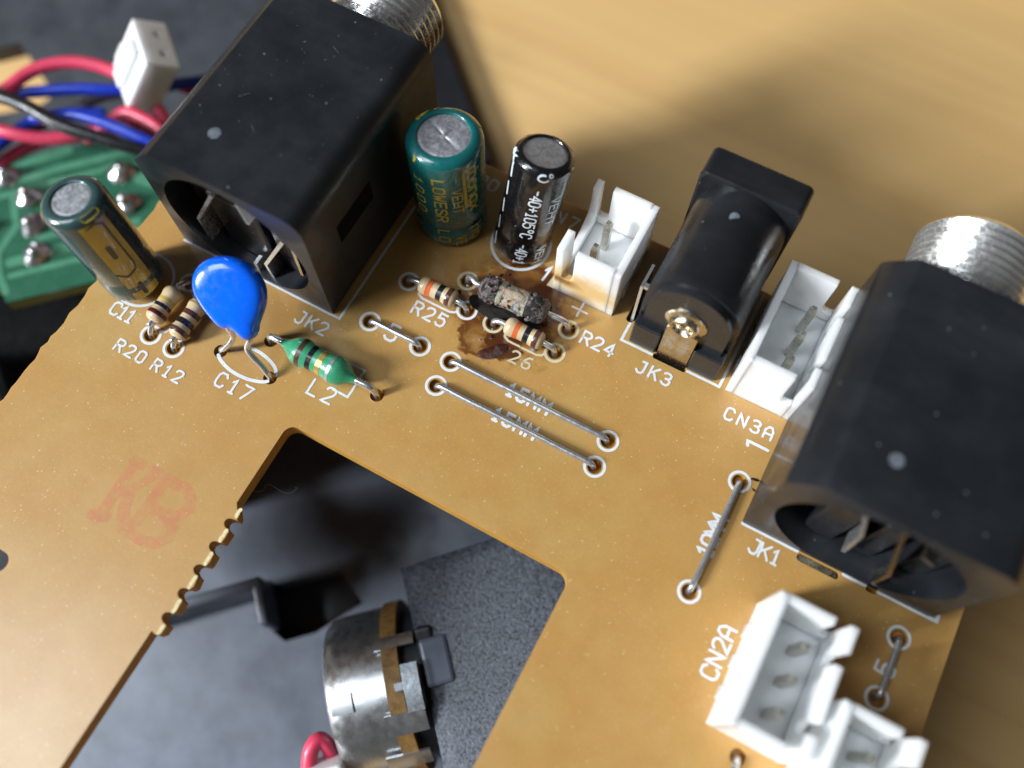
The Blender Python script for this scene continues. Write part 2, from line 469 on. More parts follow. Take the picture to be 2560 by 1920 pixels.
class MB:
    def __init__(self, M=None):
        self.v, self.f = [], []
        self.M = M
    def add(self, vs, fs):
        k = len(self.v)
        if self.M is not None:
            vs = [tuple(self.M @ Vector(q)) for q in vs]
        self.v += [tuple(q) for q in vs]
        self.f += [tuple(k + i for i in q) for q in fs]
        return self
    def box(self, x0, x1, y0, y1, z0, z1):
        return self.add([(x0, y0, z0), (x1, y0, z0), (x1, y1, z0), (x0, y1, z0), (x0, y0, z1), (x1, y0, z1), (x1, y1, z1), (x0, y1, z1)],
                        [(0, 3, 2, 1), (4, 5, 6, 7), (0, 1, 5, 4), (1, 2, 6, 5), (2, 3, 7, 6), (3, 0, 4, 7)])
    def prism(self, poly, a, b, ax='z'):
        """polygon extruded along an axis; poly is (x,y) for z, (x,z) for y, (y,z) for x"""
        def pt(p, h):
            return (p[0], p[1], h) if ax == 'z' else (p[0], h, p[1]) if ax == 'y' else (h, p[0], p[1])
        n = len(poly)
        vs = [pt(p, a) for p in poly] + [pt(p, b) for p in poly]
        fs = [tuple(range(n))[::-1], tuple(range(n, 2 * n))] + [(i, (i + 1) % n, n + (i + 1) % n, n + i) for i in range(n)]
        return self.add(vs, fs)
    def holed(self, outer, holes, a, b, ax='z', walls=True, top=True, bottom=True):
        """plate with real holes"""
        def pt(p, h):
            return (p[0], p[1], h) if ax == 'z' else (p[0], h, p[1]) if ax == 'y' else (h, p[0], p[1])
        loops = [outer] + list(holes)
        pts, edges = [], []
        for lp in loops:
            k = len(pts)
            pts += [Vector(q) for q in lp]
            edges += [(k + i, k + (i + 1) % len(lp)) for i in range(len(lp))]
        vo, eo, fo, *_ = delaunay_2d_cdt(pts, edges, [], 1, 1e-5)
        def inside(q, lp):
            r = False
            for (ax_, ay_), (bx_, by_) in zip(lp, lp[1:] + lp[:1]):
                if (ay_ > q.y) != (by_ > q.y) and q.x < (bx_ - ax_) * (q.y - ay_) / (by_ - ay_) + ax_:
                    r = not r
            return r
        keep = []
        for tri in fo:
            c = sum((vo[i] for i in tri), Vector((0, 0))) / len(tri)
            if inside(c, list(outer)) and not any(inside(c, list(h)) for h in holes):
                keep.append(tri)
        fo = keep
        if top:
            self.add([pt(q, b) for q in vo], [tuple(q) for q in fo])
        if bottom:
            self.add([pt(q, a) for q in vo], [tuple(q)[::-1] for q in fo])
        if walls:
            for lp in loops:
                n = len(lp)
                self.add([pt(q, a) for q in lp] + [pt(q, b) for q in lp], [(i, (i + 1) % n, n + (i + 1) % n, n + i) for i in range(n)])
        return self
    def lathe(self, prof, org, axis, n=32, cap0=True, cap1=True, wob=None):
        """prof: (distance along axis, radius)"""
        axis = Vector(axis).normalized()
        u = axis.orthogonal().normalized()
        v = axis.cross(u)
        org = Vector(org)
        vs, fs = [], []
        for i, (h, r) in enumerate(prof):
            for j in range(n):
                a = 2 * PI * j / n
                p = org + axis * h + (u * math.cos(a) + v * math.sin(a)) * r
                if wob:
                    p += (u * math.cos(a) + v * math.sin(a)) * wob(p)
                vs.append(tuple(p))
        for i in range(len(prof) - 1):
            for j in range(n):
                fs.append((i * n + j, i * n + (j + 1) % n, (i + 1) * n + (j + 1) % n, (i + 1) * n + j))
        if cap0:
            fs.append(tuple(range(n))[::-1])
        if cap1:
            fs.append(tuple(range((len(prof) - 1) * n, len(prof) * n)))
        return self.add(vs, fs)
    def tube(self, path, r, n=10, smooth=4, caps=True):
        pts = [Vector(q) for q in path]
        if smooth and len(pts) > 2:
            out = []
            for i in range(len(pts) - 1):
                p0 = pts[max(i - 1, 0)]; p1 = pts[i]; p2 = pts[i + 1]; p3 = pts[min(i + 2, len(pts) - 1)]
                for s in range(smooth):
                    t = s / smooth
                    out.append(0.5 * ((2 * p1) + (p2 - p0) * t + (2 * p0 - 5 * p1 + 4 * p2 - p3) * t * t + (3 * p1 - p0 - 3 * p2 + p3) * t ** 3))
            pts = out + [pts[-1]]
        vs, fs = [], []
        u = None
        for i, p in enumerate(pts):
            d = (pts[min(i + 1, len(pts) - 1)] - pts[max(i - 1, 0)]).normalized()
            u = d.orthogonal().normalized() if u is None else (u - d * u.dot(d)).normalized()
            v = d.cross(u)
            rr = r(i / (len(pts) - 1)) if callable(r) else r
            for j in range(n):
                a = 2 * PI * j / n
                vs.append(tuple(p + (u * math.cos(a) + v * math.sin(a)) * rr))
        for i in range(len(pts) - 1):
            for j in range(n):
                fs.append((i * n + j, i * n + (j + 1) % n, (i + 1) * n + (j + 1) % n, (i + 1) * n + j))
        if caps:
            fs += [tuple(range(n))[::-1], tuple(range((len(pts) - 1) * n, len(pts) * n))]
        return self.add(vs, fs)
    def obj(self, name, mat, parent=None, **kw):
        return mesh_obj(name, self.v, self.f, mat, parent, **kw)

def circle(cx, cy, r, n=28, a0=0.0, a1=2 * PI):
    full = abs(a1 - a0 - 2 * PI) < 1e-6
    m = n if full else n + 1
    return [(cx + r * math.cos(a0 + (a1 - a0) * i / n), cy + r * math.sin(a0 + (a1 - a0) * i / n)) for i in range(m)]

def rrect(x0, x1, y0, y1, r, n=6, rs=None):
    rs = rs or (r, r, r, r)          # order: x1y1, x0y1, x0y0, x1y0
    out = []
    for (cx, cy, a, q) in ((x1 - rs[0], y1 - rs[0], 0, rs[0]), (x0 + rs[1], y1 - rs[1], PI / 2, rs[1]), (x0 + rs[2], y0 + rs[2], PI, rs[2]), (x1 - rs[3], y0 + rs[3], 1.5 * PI, rs[3])):
        out += circle(cx, cy, q, n, a, a + PI / 2) if q > 0 else [(cx, cy)]
    return out

# ------------------------------------------------------------------ stroke lettering
FONT = {
 '0': [[(1, 0), (3, 0), (4, 1), (4, 5), (3, 6), (1, 6), (0, 5), (0, 1), (1, 0)]],
 'O': [[(1, 0), (3, 0), (4, 1), (4, 5), (3, 6), (1, 6), (0, 5), (0, 1), (1, 0)]],
 '1': [[(0.9, 4.6), (2.2, 6), (2.2, 0)], [(1.1, 0), (3.3, 0)]],
 '2': [[(0, 4.9), (0.5, 5.7), (1.4, 6), (2.8, 6), (3.7, 5.5), (4, 4.5), (3.5, 3.3), (0, 0), (4, 0)]],
 '3': [[(0.2, 5.4), (1.2, 6), (2.8, 6), (3.8, 5.3), (3.8, 4), (2.8, 3.2), (1.5, 3.1)], [(2.8, 3.2), (4, 2.3), (4, 0.9), (3, 0), (1.2, 0), (0, 0.8)]],
 '4': [[(3.1, 0), (3.1, 6), (0, 1.8), (4.2, 1.8)]],
 '5': [[(3.8, 6), (0.5, 6), (0.2, 3.4), (1.2, 3.8), (2.8, 3.8), (4, 2.8), (4, 1.1), (3, 0), (1, 0), (0, 0.8)]],
 '6': [[(3.7, 5.9), (2, 5.6), (0.5, 4), (0, 2), (0.3, 0.7), (1.2, 0), (2.8, 0), (4, 1), (4, 2.2), (3, 3.2), (1.4, 3.2), (0.2, 2.2)]],
 '7': [[(0, 6), (4, 6), (1.2, 0)]],
 'A': [[(0, 0), (0, 4.2), (1.2, 6), (2.8, 6), (4, 4.2), (4, 0)], [(0, 2.4), (4, 2.4)]],
 'C': [[(4, 4.8), (3.2, 6), (1, 6), (0, 4.9), (0, 1.1), (1, 0), (3.2, 0), (4, 1.2)]],
 'E': [[(4, 6), (0, 6), (0, 0), (4, 0)], [(0, 3), (3.2, 3)]],
 'G': [[(4, 4.8), (3.2, 6), (1, 6), (0, 4.9), (0, 1.1), (1, 0), (3.2, 0), (4, 1.2), (4, 2.8), (2.4, 2.8)]],
 'H': [[(0, 0), (0, 6)], [(4, 0), (4, 6)], [(0, 3), (4, 3)]],
 'J': [[(1.6, 6), (3.6, 6), (3.6, 1.2), (2.7, 0), (1, 0), (0, 1.1)]],
 'K': [[(0, 0), (0, 6)], [(4, 6), (0.1, 2.4)], [(1.5, 3.7), (4.1, 0)]],
 'L': [[(0, 6), (0, 0), (3.6, 0)]],
 'M': [[(0, 0), (0, 6), (2, 2.6), (4, 6), (4, 0)]],
 'N': [[(0, 0), (0, 6), (4, 0), (4, 6)]],
 'R': [[(0, 0), (0, 6), (2.9, 6), (4, 5.1), (4, 4), (2.9, 3), (0, 3)], [(2, 3), (4.1, 0)]],
 'S': [[(4, 5), (3, 6), (1, 6), (0, 5), (0, 4), (4, 2.2), (4, 1), (3, 0), (1, 0), (0, 1)]],
 'T': [[(0, 6), (4, 6)], [(2, 6), (2, 0)]],
 'V': [[(0, 6), (2, 0), (4, 6)]],
 'W': [[(0, 6), (1, 0), (2, 4), (3, 0), (4, 6)]],
 'X': [[(0, 6), (4, 0)], [(4, 6), (0, 0)]],
 'h': [[(0, 0), (0, 6)], [(0, 3), (1.2, 4), (3, 4), (4, 3), (4, 0)]],
 'o': [[(1, 0), (3, 0), (4, 1), (4, 3), (3, 4), (1, 4), (0, 3), (0, 1), (1, 0)]],
 'n': [[(0, 0), (0, 4)], [(0, 3), (1.2, 4), (3, 4), (4, 3), (4, 0)]],
 'g': [[(4, 1), (3, 0), (1, 0), (0, 1), (0, 3), (1, 4), (4, 4), (4, -1), (3, -2), (1, -2)]],
 'x': [[(0, 0), (4, 4)], [(0, 4), (4, 0)]],
 '+': [[(0.2, 3), (3.8, 3)], [(2, 1.2), (2, 4.8)]],
 '-': [[(0.5, 3), (3.5, 3)]],
 'o^': [[(1, 4), (2, 3.6), (3, 4), (3.4, 5), (3, 6), (2, 6.4), (1, 6), (0.6, 5), (1, 4)]],
}

def ribbon_quads(pl, wd, closed=False):
    """flat stroke round a polyline: joined quads with round ends, no overlap between the joints"""
    pts = [Vector(q) for q in pl]
    out = [pts[0]]
    for q in pts[1:]:
        if (q - out[-1]).length > 1e-6:
            out.append(q)
    pts = out
    n = len(pts)
    L, Rr = [], []
    for i in range(n):
        if closed or (0 < i < n - 1):
            a = (pts[i] - pts[i - 1]).normalized()
            b = (pts[(i + 1) % n] - pts[i]).normalized()
        else:
            a = b = (pts[1] - pts[0]).normalized() if i == 0 else (pts[-1] - pts[-2]).normalized()
        t = a + b
        if t.length < 0.2:
            t = b
        t.normalize()
        k = min(1.6, 1.0 / max(0.35, t.dot(b)))
        nn = Vector((-t.y, t.x)) * wd * 0.5 * k
        L.append(pts[i] + nn)
        Rr.append(pts[i] - nn)
    vs = L + Rr
    fs = [(i, (i + 1) % n, n + (i + 1) % n, n + i) for i in range(n if closed else n - 1)]
    if not closed:
        for e, d in ((0, pts[0] - pts[1]), (n - 1, pts[-1] - pts[-2])):
            d = d.normalized()
            nn = Vector((-d.y, d.x))
            k = len(vs)
            arc = [pts[e] + (nn * math.cos(a) + d * math.sin(a)) * wd * 0.5 for a in (0, PI / 4, PI / 2, 3 * PI / 4, PI)]
            vs += arc
            fs.append(tuple(range(k, k + 5)))
    return [tuple(v) for v in vs], fs

def text_strokes(txt, h, adv, wid):
    """list of polylines in text space"""
    out = []
    x = 0.0
    k = h / 6.0
    kx = wid / 4.0
    for ch in txt:
        if ch == ' ':
            x += adv
            continue
        key = 'o^' if ch == '°' else ch
        for st in FONT[key]:
            out.append([(x + a * kx, b * k) for a, b in st])
        x += adv
    return out

INKZ = [0.0]
def ink(name, lines, wd, mat='white_ink', parent=None, closed=False, zz=0.03, label=None):
    """strokes lying flat on the board"""
    mb = MB()
    for i, pl in enumerate(lines):
        jig = []
        for a, b in zip(pl[:-1], pl[1:]):
            a = Vector(a); b = Vector(b)
            m = max(1, int((b - a).length / 0.25))
            for s in range(m):
                jig.append(a.lerp(b, s / m))
        jig.append(Vector(pl[-1]))
        if not closed:
            jig = [q + Vector((random.uniform(-1, 1), random.uniform(-1, 1))) * 0.015 for q in jig]
        vs, fs = ribbon_quads(jig, wd, closed)
        z = zz + 0.0015 * (i % 7)
        mb.add([(a, b, z) for a, b in vs], fs)
    o = mb.obj(name, mat, parent)
    if label:
        o['label'] = label
    return o

def board_text(txt, x0, y0, h, width, parent, rot=0.0, wd=0.19, mat='white_ink', label=None, cw=None):
    n = len(txt)
    cw = cw or h * 0.62
    adv = (width - cw) / (n - 1) if n > 1 else 0
    ls = text_strokes(txt, h, adv, cw)
    c, s = math.cos(rot), math.sin(rot)
    ls = [[(x0 + a * c - b * s, y0 + a * s + b * c) for a, b in pl] for pl in ls]
    return ink('printed_label', ls, wd, mat, parent, label=label)

# ------------------------------------------------------------------ setting: the table
tb = MB()
TSL = 0.25           # the board does not lie level: the table top slopes like this on the board's own axes
def ztab(y):
    return -22.5 + TSL * (y - 40.0)
tb.add([(-500, -400, ztab(-400)), (500, -400, ztab(-400)), (500, 600, ztab(600)), (-500, 600, ztab(600))], [(0, 1, 2, 3)])
tab = tb.obj('table', 'wood_table')
tag(tab, kind='structure')

# ================================================================== the circuit board
PCB = empty('circuit_board', (7, -8, -1.6), 'amber phenolic circuit board with soldered jacks, white headers, capacitors and one burnt resistor', 'circuit board')

HOLES = {
 'J5': ((-8.07, -0.04), (-3.03, -0.02)), 'J15a': ((0, 0), (15, 0)), 'J15b': ((0, -2.5), (15, -2.5)),
 'J10': ((25.97, -8.05), (25.97, 1.98)), 'J5r': ((41.55, -8.58), (41.55, -3.6)), 'Jb': ((33.98, -17.25), (33.98, -27.2)),
 'R24': ((-2.52, 7.49), (7.52, 7.51)), 'R25': ((-7.09, 4.94), (-1.17, 4.92)), 'R26': ((1.47, 4.93), (7.46, 4.99)),
 'R20': ((-24.06, -10.16), (-24.09, -4.4)), 'R12': ((-21.59, -10.24), (-21.59, -4.4)),
 'L2': ((-14.63, -5.67), (-3.96, -5.61)), 'C17': ((-17.87, -8.55), (-12.76, -8.58)),
}
RING = ('J5', 'J15a', 'J15b', 'J10', 'J5r', 'R24', 'R25', 'R26', 'R20', 'R12')
left = []
y = 19.1
while y > -46.5:
    left.append((-31.42 + random.uniform(-0.07, 0.07) - (0.18 if random.random() < 0.12 else 0), y))
    y -= random.uniform(0.5, 1.1)
outline = left + [(-31.4, -47), (-9.05, -47), (-9.05, -30.25)]
yc = -28.9
outline += [(-8.55, -30.35), (-8.28, -30.05)]
for i in range(5):
    c = -28.9 + 2.08 * i
    outline += [(-8.28 + random.uniform(-0.07, 0.07), c - 0.52)]
    outline += [(-8.42 - 0.62 * math.sin(a), c - 0.47 * math.cos(a)) for a in [PI * k / 8 for k in range(1, 8)]]
    outline += [(-8.28 + random.uniform(-0.07, 0.07), c + 0.52), (-8.24 + random.uniform(-0.09, 0.09), c + 0.8)]
outline += [(-8.35, -19.75), (-8.7, -19.35), (-9.05, -18.9), (-9.08, -12.6)]
outline += [(-8.08 + math.cos(a) * 1.0, -12.2 + math.sin(a) * 1.0) for a in [PI - PI / 2 * k / 6 for k in range(0, 7)]]
outline += [(16.3 + math.cos(a) * 1.0, -12.3 + math.sin(a) * 1.0) for a in [PI / 2 - PI / 2 * k / 6 for k in range(0, 7)]]
outline += [(17.3, -36), (45.3, -36), (45.3, 19.1)]
hl = [circle(px, py, 0.60, 20) for k in HOLES for (px, py) in HOLES[k]]
hl += [rrect(-28, -22.0, -32.5, -30.85, 0.8)]
hl += [rrect(11.45, 12.15, 10.7, 13.4, 0.3), rrect(15.0, 18.1, 8.6, 9.12, 0.24), rrect(32.35, 35.85, -1.75, -1.12, 0.3), rrect(38.0, 38.9, -1.4, -0.95, 0.2)]
mb = MB().holed(outline, hl, -1.6, 0.0)
board = mb.obj('board_panel', 'phenolic_board', PCB)
board.data.materials.append(MATS['edge_resin'])
for p in board.data.polygons:
    if abs(p.normal.z) < 0.5:
        p.material_index = 1
plug_me = None
for k in HOLES:
    for (px, py) in HOLES[k]:
        if plug_me is None:
            d = MB().lathe([(-1.5, 0.595), (-0.6, 0.595)], (0, 0, 0), (0, 0, 1), 16)
            po = mesh_obj('hole_plug', [(a, b, c - ZB) for a, b, c in d.v], d.f, 'hole_glow_resin', PCB)  # amber plug raised inside the hole to brighten it
            plug_me = po
            q = po
        else:
            q = plug_me.copy()
            COL.objects.link(q)
            attach(q, PCB)
        q.location = w3(px, py, 0)

# ---- silkscreen print
for k in RING:
    for (px, py) in HOLES[k]:
        a0 = random.uniform(0, 6)
        r = ink('printed_ring', [circle(px, py, 0.83, 36)[:]], 0.24, 'yellowed_ink' if k in ('R26',) or (k == 'R24') else 'white_ink', PCB, closed=True, zz=0.02)
        del r
T = lambda *a, **k: board_text(*a, parent=PCB, **k)
T('C11', -28.6, -10.15, 1.2, 2.3, label='white printed marking C11 beside the tilted capacitor', wd=0.2, cw=0.72)
T('R20', -26.1, -12.75, 1.05, 2.9, label='white printed marking R20')
T('R12', -22.2, -12.75, 1.05, 2.85, label='white printed marking R12')
T('C17', -16.65, -11.35, 1.25, 3.3, label='white printed marking C17 under the blue disc', wd=0.2)
T('JK2', -13.95, -3.15, 1.15, 3.0, label='white printed marking JK2')
T('L2', -9.3, -8.25, 1.38, 2.25, label='white printed marking L2', wd=0.2)
T('5', -6.25, -0.8, 1.5, 1.1, label='white printed figure 5 under a short jumper', wd=0.24)
T('R25', -5.4, 2.45, 1.18, 3.1, label='white printed marking R25', wd=0.21)
T('26', 4.3, 2.45, 1.1, 1.85, label='yellowed printed figures 26 beside the burnt flux', mat='yellowed_ink')
T('R24', 8.9, 6.92, 1.18, 2.95, label='white printed marking R24', wd=0.21)
T('JK3', 14.3, 6.78, 1.1, 3.0, label='white printed marking JK3', wd=0.21)
T('CN3A', 22.62, 6.45, 1.08, 4.2, label='white printed marking CN3A', wd=0.2)
T('JK1', 28.75, -2.95, 1.2, 2.5, label='white printed marking JK1', wd=0.2)
T('CN2A', 30.42, -13.2, 1.28, 4.1, rot=PI / 2, label='white printed marking CN2A reading up the header', wd=0.2)
T('5', 42.1, -6.72, 1.4, 1.15, rot=PI / 2, label='white printed figure 5 beside the right jumper', wd=0.22)
T('CN7', 0.05, 16.7, 1.15, 3.4, label='white printed marking CN7 behind the black capacitor', wd=0.19)
T('C20', -7.95, 16.72, 1.2, 3.0, label='white printed marking C20 behind the green capacitor', wd=0.19)
T('15MM', 5.45, -0.38, 1.12, 3.95, label='white printed marking 15MM under the upper long jumper', wd=0.27)
T('15MM', 5.45, -2.88, 1.12, 3.95, label='white printed marking 15MM under the lower long jumper', wd=0.27)
T('10MM', 26.4, -4.95, 1.25, 3.5, rot=PI / 2, label='white printed marking 10MM under the upright jumper', wd=0.24)
ink('printed_label', [[(3.1, 11.75), (3.42, 12.3), (3.28, 10.75)]], 0.22, parent=PCB, label='white printed figure 1 at the scorched header')
ink('printed_label', [[(25.35, 5.15), (25.2, 5.55), (26.98, 5.55)]], 0.27, parent=PCB, label='white printed figure 1 below CN3A')
ink('printed_label', [[(7.55, 9.0), (7.55, 10.42)], [(6.8, 9.66), (8.26, 9.66)]], 0.2, parent=PCB, label='white printed plus sign at the scorched header')
MB().add([(3.98, 11.7, 0.025), (3.82, 10.46, 0.025), (4.6, 10.46, 0.025)], [(0, 1, 2)]).obj('printed_mark', 'yellowed_ink', PCB)
O = lambda pl, wd=0.2, mat='white_ink', closed=False: ink('printed_outline', pl, wd, mat, PCB, closed=closed, zz=0.012)
O([[(27.55, -1.06), (32.2, -1.06)], [(36.1, -1.06), (37.9, -1.06)], [(39.0, -1.06), (43.7, -1.06), (43.7, -0.4)]], 0.3)
O([[(-27.1, -1.08), (-10.56, -1.08), (-10.56, 18.8)]], 0.22)
O([[(11.98, 10.6), (11.98, 8.84), (14.9, 8.84)], [(18.2, 8.84), (21.2, 8.84), (21.2, 18.8)]], 0.24)
O([[(-5.75, 4.5), (-5.7, 4.3), (-5.2, 4.08), (-2.4, 4.08), (-2.0, 4.25), (-1.85, 4.55)]], 0.2)
O([[(2.85, 4.5), (2.95, 4.28), (3.4, 4.06), (6.15, 4.06), (6.6, 4.25), (6.75, 4.6)]], 0.2, 'yellowed_ink')
O([[(-23.05, -5.2), (-22.85, -5.6), (-22.85, -8.7), (-23.1, -9.3), (-23.5, -9.5)]], 0.2)
O([[(-7.4, -4.22), (-6.03, -4.22), (-6.03, -6.95), (-7.5, -6.95)], [(-12.4, -4.22), (-11.9, -4.22)]], 0.2)
O([circle(-27.85, -6.05, 2.62, 48)], 0.26, closed=True)
O([circle(-0.15, 13.1, 2.66, 48)], 0.26, closed=True)
el = [(-15.3 + 2.85 * math.cos(a), -8.35 + 1.32 * math.sin(a)) for a in [2 * PI * i / 40 for i in range(40)]]
O([el[23:38]], 0.3)
O([el[1:13]], 0.3)
# red inspection stamp
st = [[(-18.2, -20.0), (-18.1, -25.1)], [(-18.6, -20.0), (-17.6, -19.95)], [(-18.6, -25.2), (-17.5, -24.9)],
      [(-17.9, -22.9), (-16.9, -21.4), (-16.0, -20.0)], [(-17.3, -22.2), (-16.6, -23.7), (-15.9, -25.0)], [(-16.6, -19.95), (-15.5, -19.95)],
      [(-15.2, -20.0), (-15.1, -22.4), (-15.35, -25.0)], [(-15.2, -20.0), (-13.4, -19.9), (-12.5, -20.4), (-12.2, -21.3), (-12.6, -22.1), (-13.6, -22.45), (-15.1, -22.45)],
      [(-13.5, -22.5), (-12.4, -23.0), (-12.1, -23.9), (-12.7, -24.7), (-14.0, -25.1), (-15.35, -25.0)]]
polys = []
for pl in st:
    vs, fs = ribbon_quads([(a + random.uniform(-.08, .08), b + random.uniform(-.08, .08)) for a, b in pl], random.uniform(0.75, 1.05))
    polys += [[Vector(vs[i]) for i in f] for f in fs]
pv, pe = [], []
for q in polys:
    k = len(pv)
    pv += q
    pe += [(k + i, k + (i + 1) % len(q)) for i in range(len(q))]
vo, eo, fo, *_ = delaunay_2d_cdt(pv, pe, [], 0, 1e-4)
def in_poly(q, lp):
    r = False
    for a, b in zip(lp, lp[1:] + lp[:1]):
        if (a.y > q.y) != (b.y > q.y) and q.x < (b.x - a.x) * (q.y - a.y) / (b.y - a.y) + a.x:
            r = not r
    return r
keep = [f for f in fo if any(in_poly(sum((vo[i] for i in f), Vector((0, 0))) / 3, q) for q in polys)]
stp = mesh_obj('ink_stamp', [(q.x, q.y, 0.014) for q in vo], keep, 'red_stamp_ink', PCB)
stp['label'] = 'faded red ink stamp on the bare lower left arm of the board'

# pale frayed rim along the broken-off tabs
for i in range(6):
    c = -29.94 + 2.08 * i
    ln = 0.46 if 0 < i < 5 else 0.3
    vs, fs = ribbon_quads([(-8.47 + random.uniform(-.04, .04), c - ln + 2 * ln * k / 5 + (0.1 if i == 0 else 0)) for k in range(6)], 0.30)
    MB().add([(a, b, 0.012) for a, b in vs], fs).obj('frayed_rim', 'frayed_resin', PCB)

# ---- jumper wires
def jumper(key, mat, label, lift=0.40, r=0.255):
    (x0, y0), (x1, y1) = HOLES[key]
    d = Vector((x1 - x0, y1 - y0)).normalized()
    def q(t, z):
        return (x0 + d.x * t, y0 + d.y * t, z)
    Ln = math.hypot(x1 - x0, y1 - y0)
    path = [q(0.02, -1.7), q(0.05, -0.7), q(0.1, -0.1), q(0.3, 0.28), q(0.75, lift)]
    m = max(2, int(Ln / 2.5))
    for i in range(1, m):
        t = 0.75 + (Ln - 1.5) * i / m
        path.append((q(t, lift)[0] + random.uniform(-.03, .03), q(t, lift)[1] + random.uniform(-.03, .03), lift + random.uniform(-.03, .03)))
    path += [q(Ln - 0.75, lift), q(Ln - 0.3, 0.28), q(Ln - 0.1, -0.1), q(Ln - 0.05, -0.7), q(Ln - 0.02, -1.7)]
    o = MB().tube(path, r, 16, 5).obj('jumper_wire', mat, PCB, smooth='full')
    o['label'] = label
jumper('J5', 'tinned_lead', 'short shiny jumper wire over the printed 5 beside the left jack')
jumper('J15a', 'dull_jumper', 'upper of the two long parallel jumper wires')
jumper('J15b', 'dull_jumper', 'lower of the two long parallel jumper wires')
jumper('J10', 'dull_jumper', 'grey jumper wire left of the right jack')
jumper('J5r', 'dull_jumper', 'short jumper wire at the right edge of the board')
jumper('Jb', 'tinned_lead', 'jumper wire at the bottom edge below the three pin header')

# ---- axial parts
def axial(name, key, c0, c1, prof, mat, bands, label, lead_mat='tinned_lead', z=1.0, lr=0.26, wob=None, nseg=28):
    """prof: list of (fraction along the body, radius); bands: (f0, f1, material)"""
    a = Vector(c0); b = Vector(c1)
    ax = b - a
    Ln = ax.length
    body = MB().lathe([(f * Ln, r) for f, r in prof], a, ax, nseg, wob=wob).obj(name, mat, PCB, smooth=True, angle=1.0)
    body['label'] = label
    def rad(f):
        for (f0, r0), (f1, r1) in zip(prof[:-1], prof[1:]):
            if f0 <= f <= f1:
                return r0 + (r1 - r0) * (f - f0) / max(1e-6, f1 - f0)
        return prof[-1][1]
    for f0, f1, m in bands:
        pr = [(f0 * Ln, rad(f0) - 0.02)] + [(f * Ln, rad(f) + 0.022) for f in [f0 + (f1 - f0) * i / 5 for i in range(6)]] + [(f1 * Ln, rad(f1) - 0.02)]
        MB().lathe(pr, a, ax, nseg, wob=wob).obj('band', m, body, smooth=True, angle=1.0)
    (x0, y0), (x1, y1) = HOLES[key]
    u = ax.normalized()
    for (hx, hy), e, s in (((x0, y0), a, -1), ((x1, y1), b, 1)):
        h = Vector((hx, hy, 0))
        d = (h - e); d.z = 0
        reach = d.length
        e0 = e - u * s * 0.3
        path = [e0, e + u * s * min(0.35, reach * 0.35), e + d * 0.72 + Vector((0, 0, -0.12)), Vector((hx, hy, e.z * 0.45)) - d * 0.07, Vector((hx, hy, -0.25)), Vector((hx, hy, -1.7))]
        MB().tube(path, lr, 14, 6).obj('lead', lead_mat, body, smooth='full')
    return body
DB = [(0, 0.25), (0.015, 0.5), (0.05, 0.72), (0.12, 0.84), (0.2, 0.85), (0.28, 0.77), (0.36, 0.74), (0.64, 0.74), (0.72, 0.77), (0.8, 0.85), (0.88, 0.84), (0.95, 0.70), (0.985, 0.48), (1, 0.25)]
BR = lambda *m: [(0.15, 0.27, m[0]), (0.43, 0.57, m[1]), (0.70, 0.82, m[2])]
axial('resistor', 'R25', (-5.85, 4.93, 0.95), (-2.15, 4.92, 0.95), DB, 'resistor_tan', [(0.24, 0.36, 'band_orange'), (0.52, 0.65, 'band_black'), (0.76, 0.88, 'band_brown')], 'small tan resistor with orange, black and brown bands above R25')
axial('resistor', 'R26', (2.65, 4.96, 0.95), (6.35, 4.98, 0.95), DB, 'resistor_tan', [(0.27, 0.38, 'band_orange'), (0.52, 0.65, 'band_black'), (0.76, 0.88, 'band_brown')], 'small tan resistor with orange, black and brown bands tucked against the burnt one')
axial('resistor', 'R20', (-24.08, -5.75, 1.15), (-24.06, -9.3, 1.15), DB, 'resistor_tan', [(0.36, 0.43, 'sleeve_ink_yellow'), (0.53, 0.62, 'band_black'), (0.74, 0.85, 'band_wine')], 'small tan resistor with black and wine bands beside C11')
axial('resistor', 'R12', (-21.45, -5.7, 1.1), (-21.5, -9.6, 1.1), DB, 'resistor_tan', [(0.12, 0.16, 'band_gold'), (0.33, 0.45, 'band_brown'), (0.56, 0.69, 'band_black'), (0.80, 0.91, 'band_brown')], 'small tan resistor with brown and black bands half behind the blue disc')
def crust(p):
    return 0.20 * noise.noise(p * 1.7) + 0.13 * noise.noise(p * 4.5)
BB = [(0, 0.3), (0.02, 0.75), (0.06, 1.05), (0.14, 1.2), (0.22, 1.18), (0.27, 1.02), (0.34, 0.98), (0.42, 0.98), (0.5, 0.97), (0.58, 0.98), (0.66, 1.0), (0.72, 1.05), (0.78, 1.2), (0.86, 1.24), (0.93, 1.1), (0.98, 0.75), (1, 0.3)]
HOLES['R24'] = ((-2.52, 7.49), (7.52, 7.51))
r24 = axial('resistor', 'R24', (-0.95, 7.0, 1.5), (5.55, 7.35, 1.5), BB, 'burnt_body', [], 'burnt resistor with charred grey ends and flaking cream middle', wob=crust, nseg=40)
a = Vector((-0.95, 7.0, 1.5)); ax = Vector((5.55, 7.35, 1.5)) - a
MB().lathe([(f * ax.length, r) for f, r in [(0.29, 0.9), (0.30, 1.06), (0.36, 1.02), (0.42, 1.02), (0.5, 1.01), (0.58, 1.03), (0.66, 1.04), (0.685, 1.05), (0.69, 0.9)]], a, ax, 40, wob=crust).obj('flaking_coat', 'burnt_middle', r24, smooth=True, angle=1.0)
for f0, f1 in ((0.29, 0.36), (0.62, 0.70)):
    pr = [(f0 * ax.length, 0.9)] + [((f0 + (f1 - f0) * i / 3) * ax.length, 1.075) for i in range(4)] + [(f1 * ax.length, 0.9)]
    MB().lathe(pr, a, ax, 40, wob=crust).obj('band', 'scorched_band', r24, smooth=True, angle=1.0)
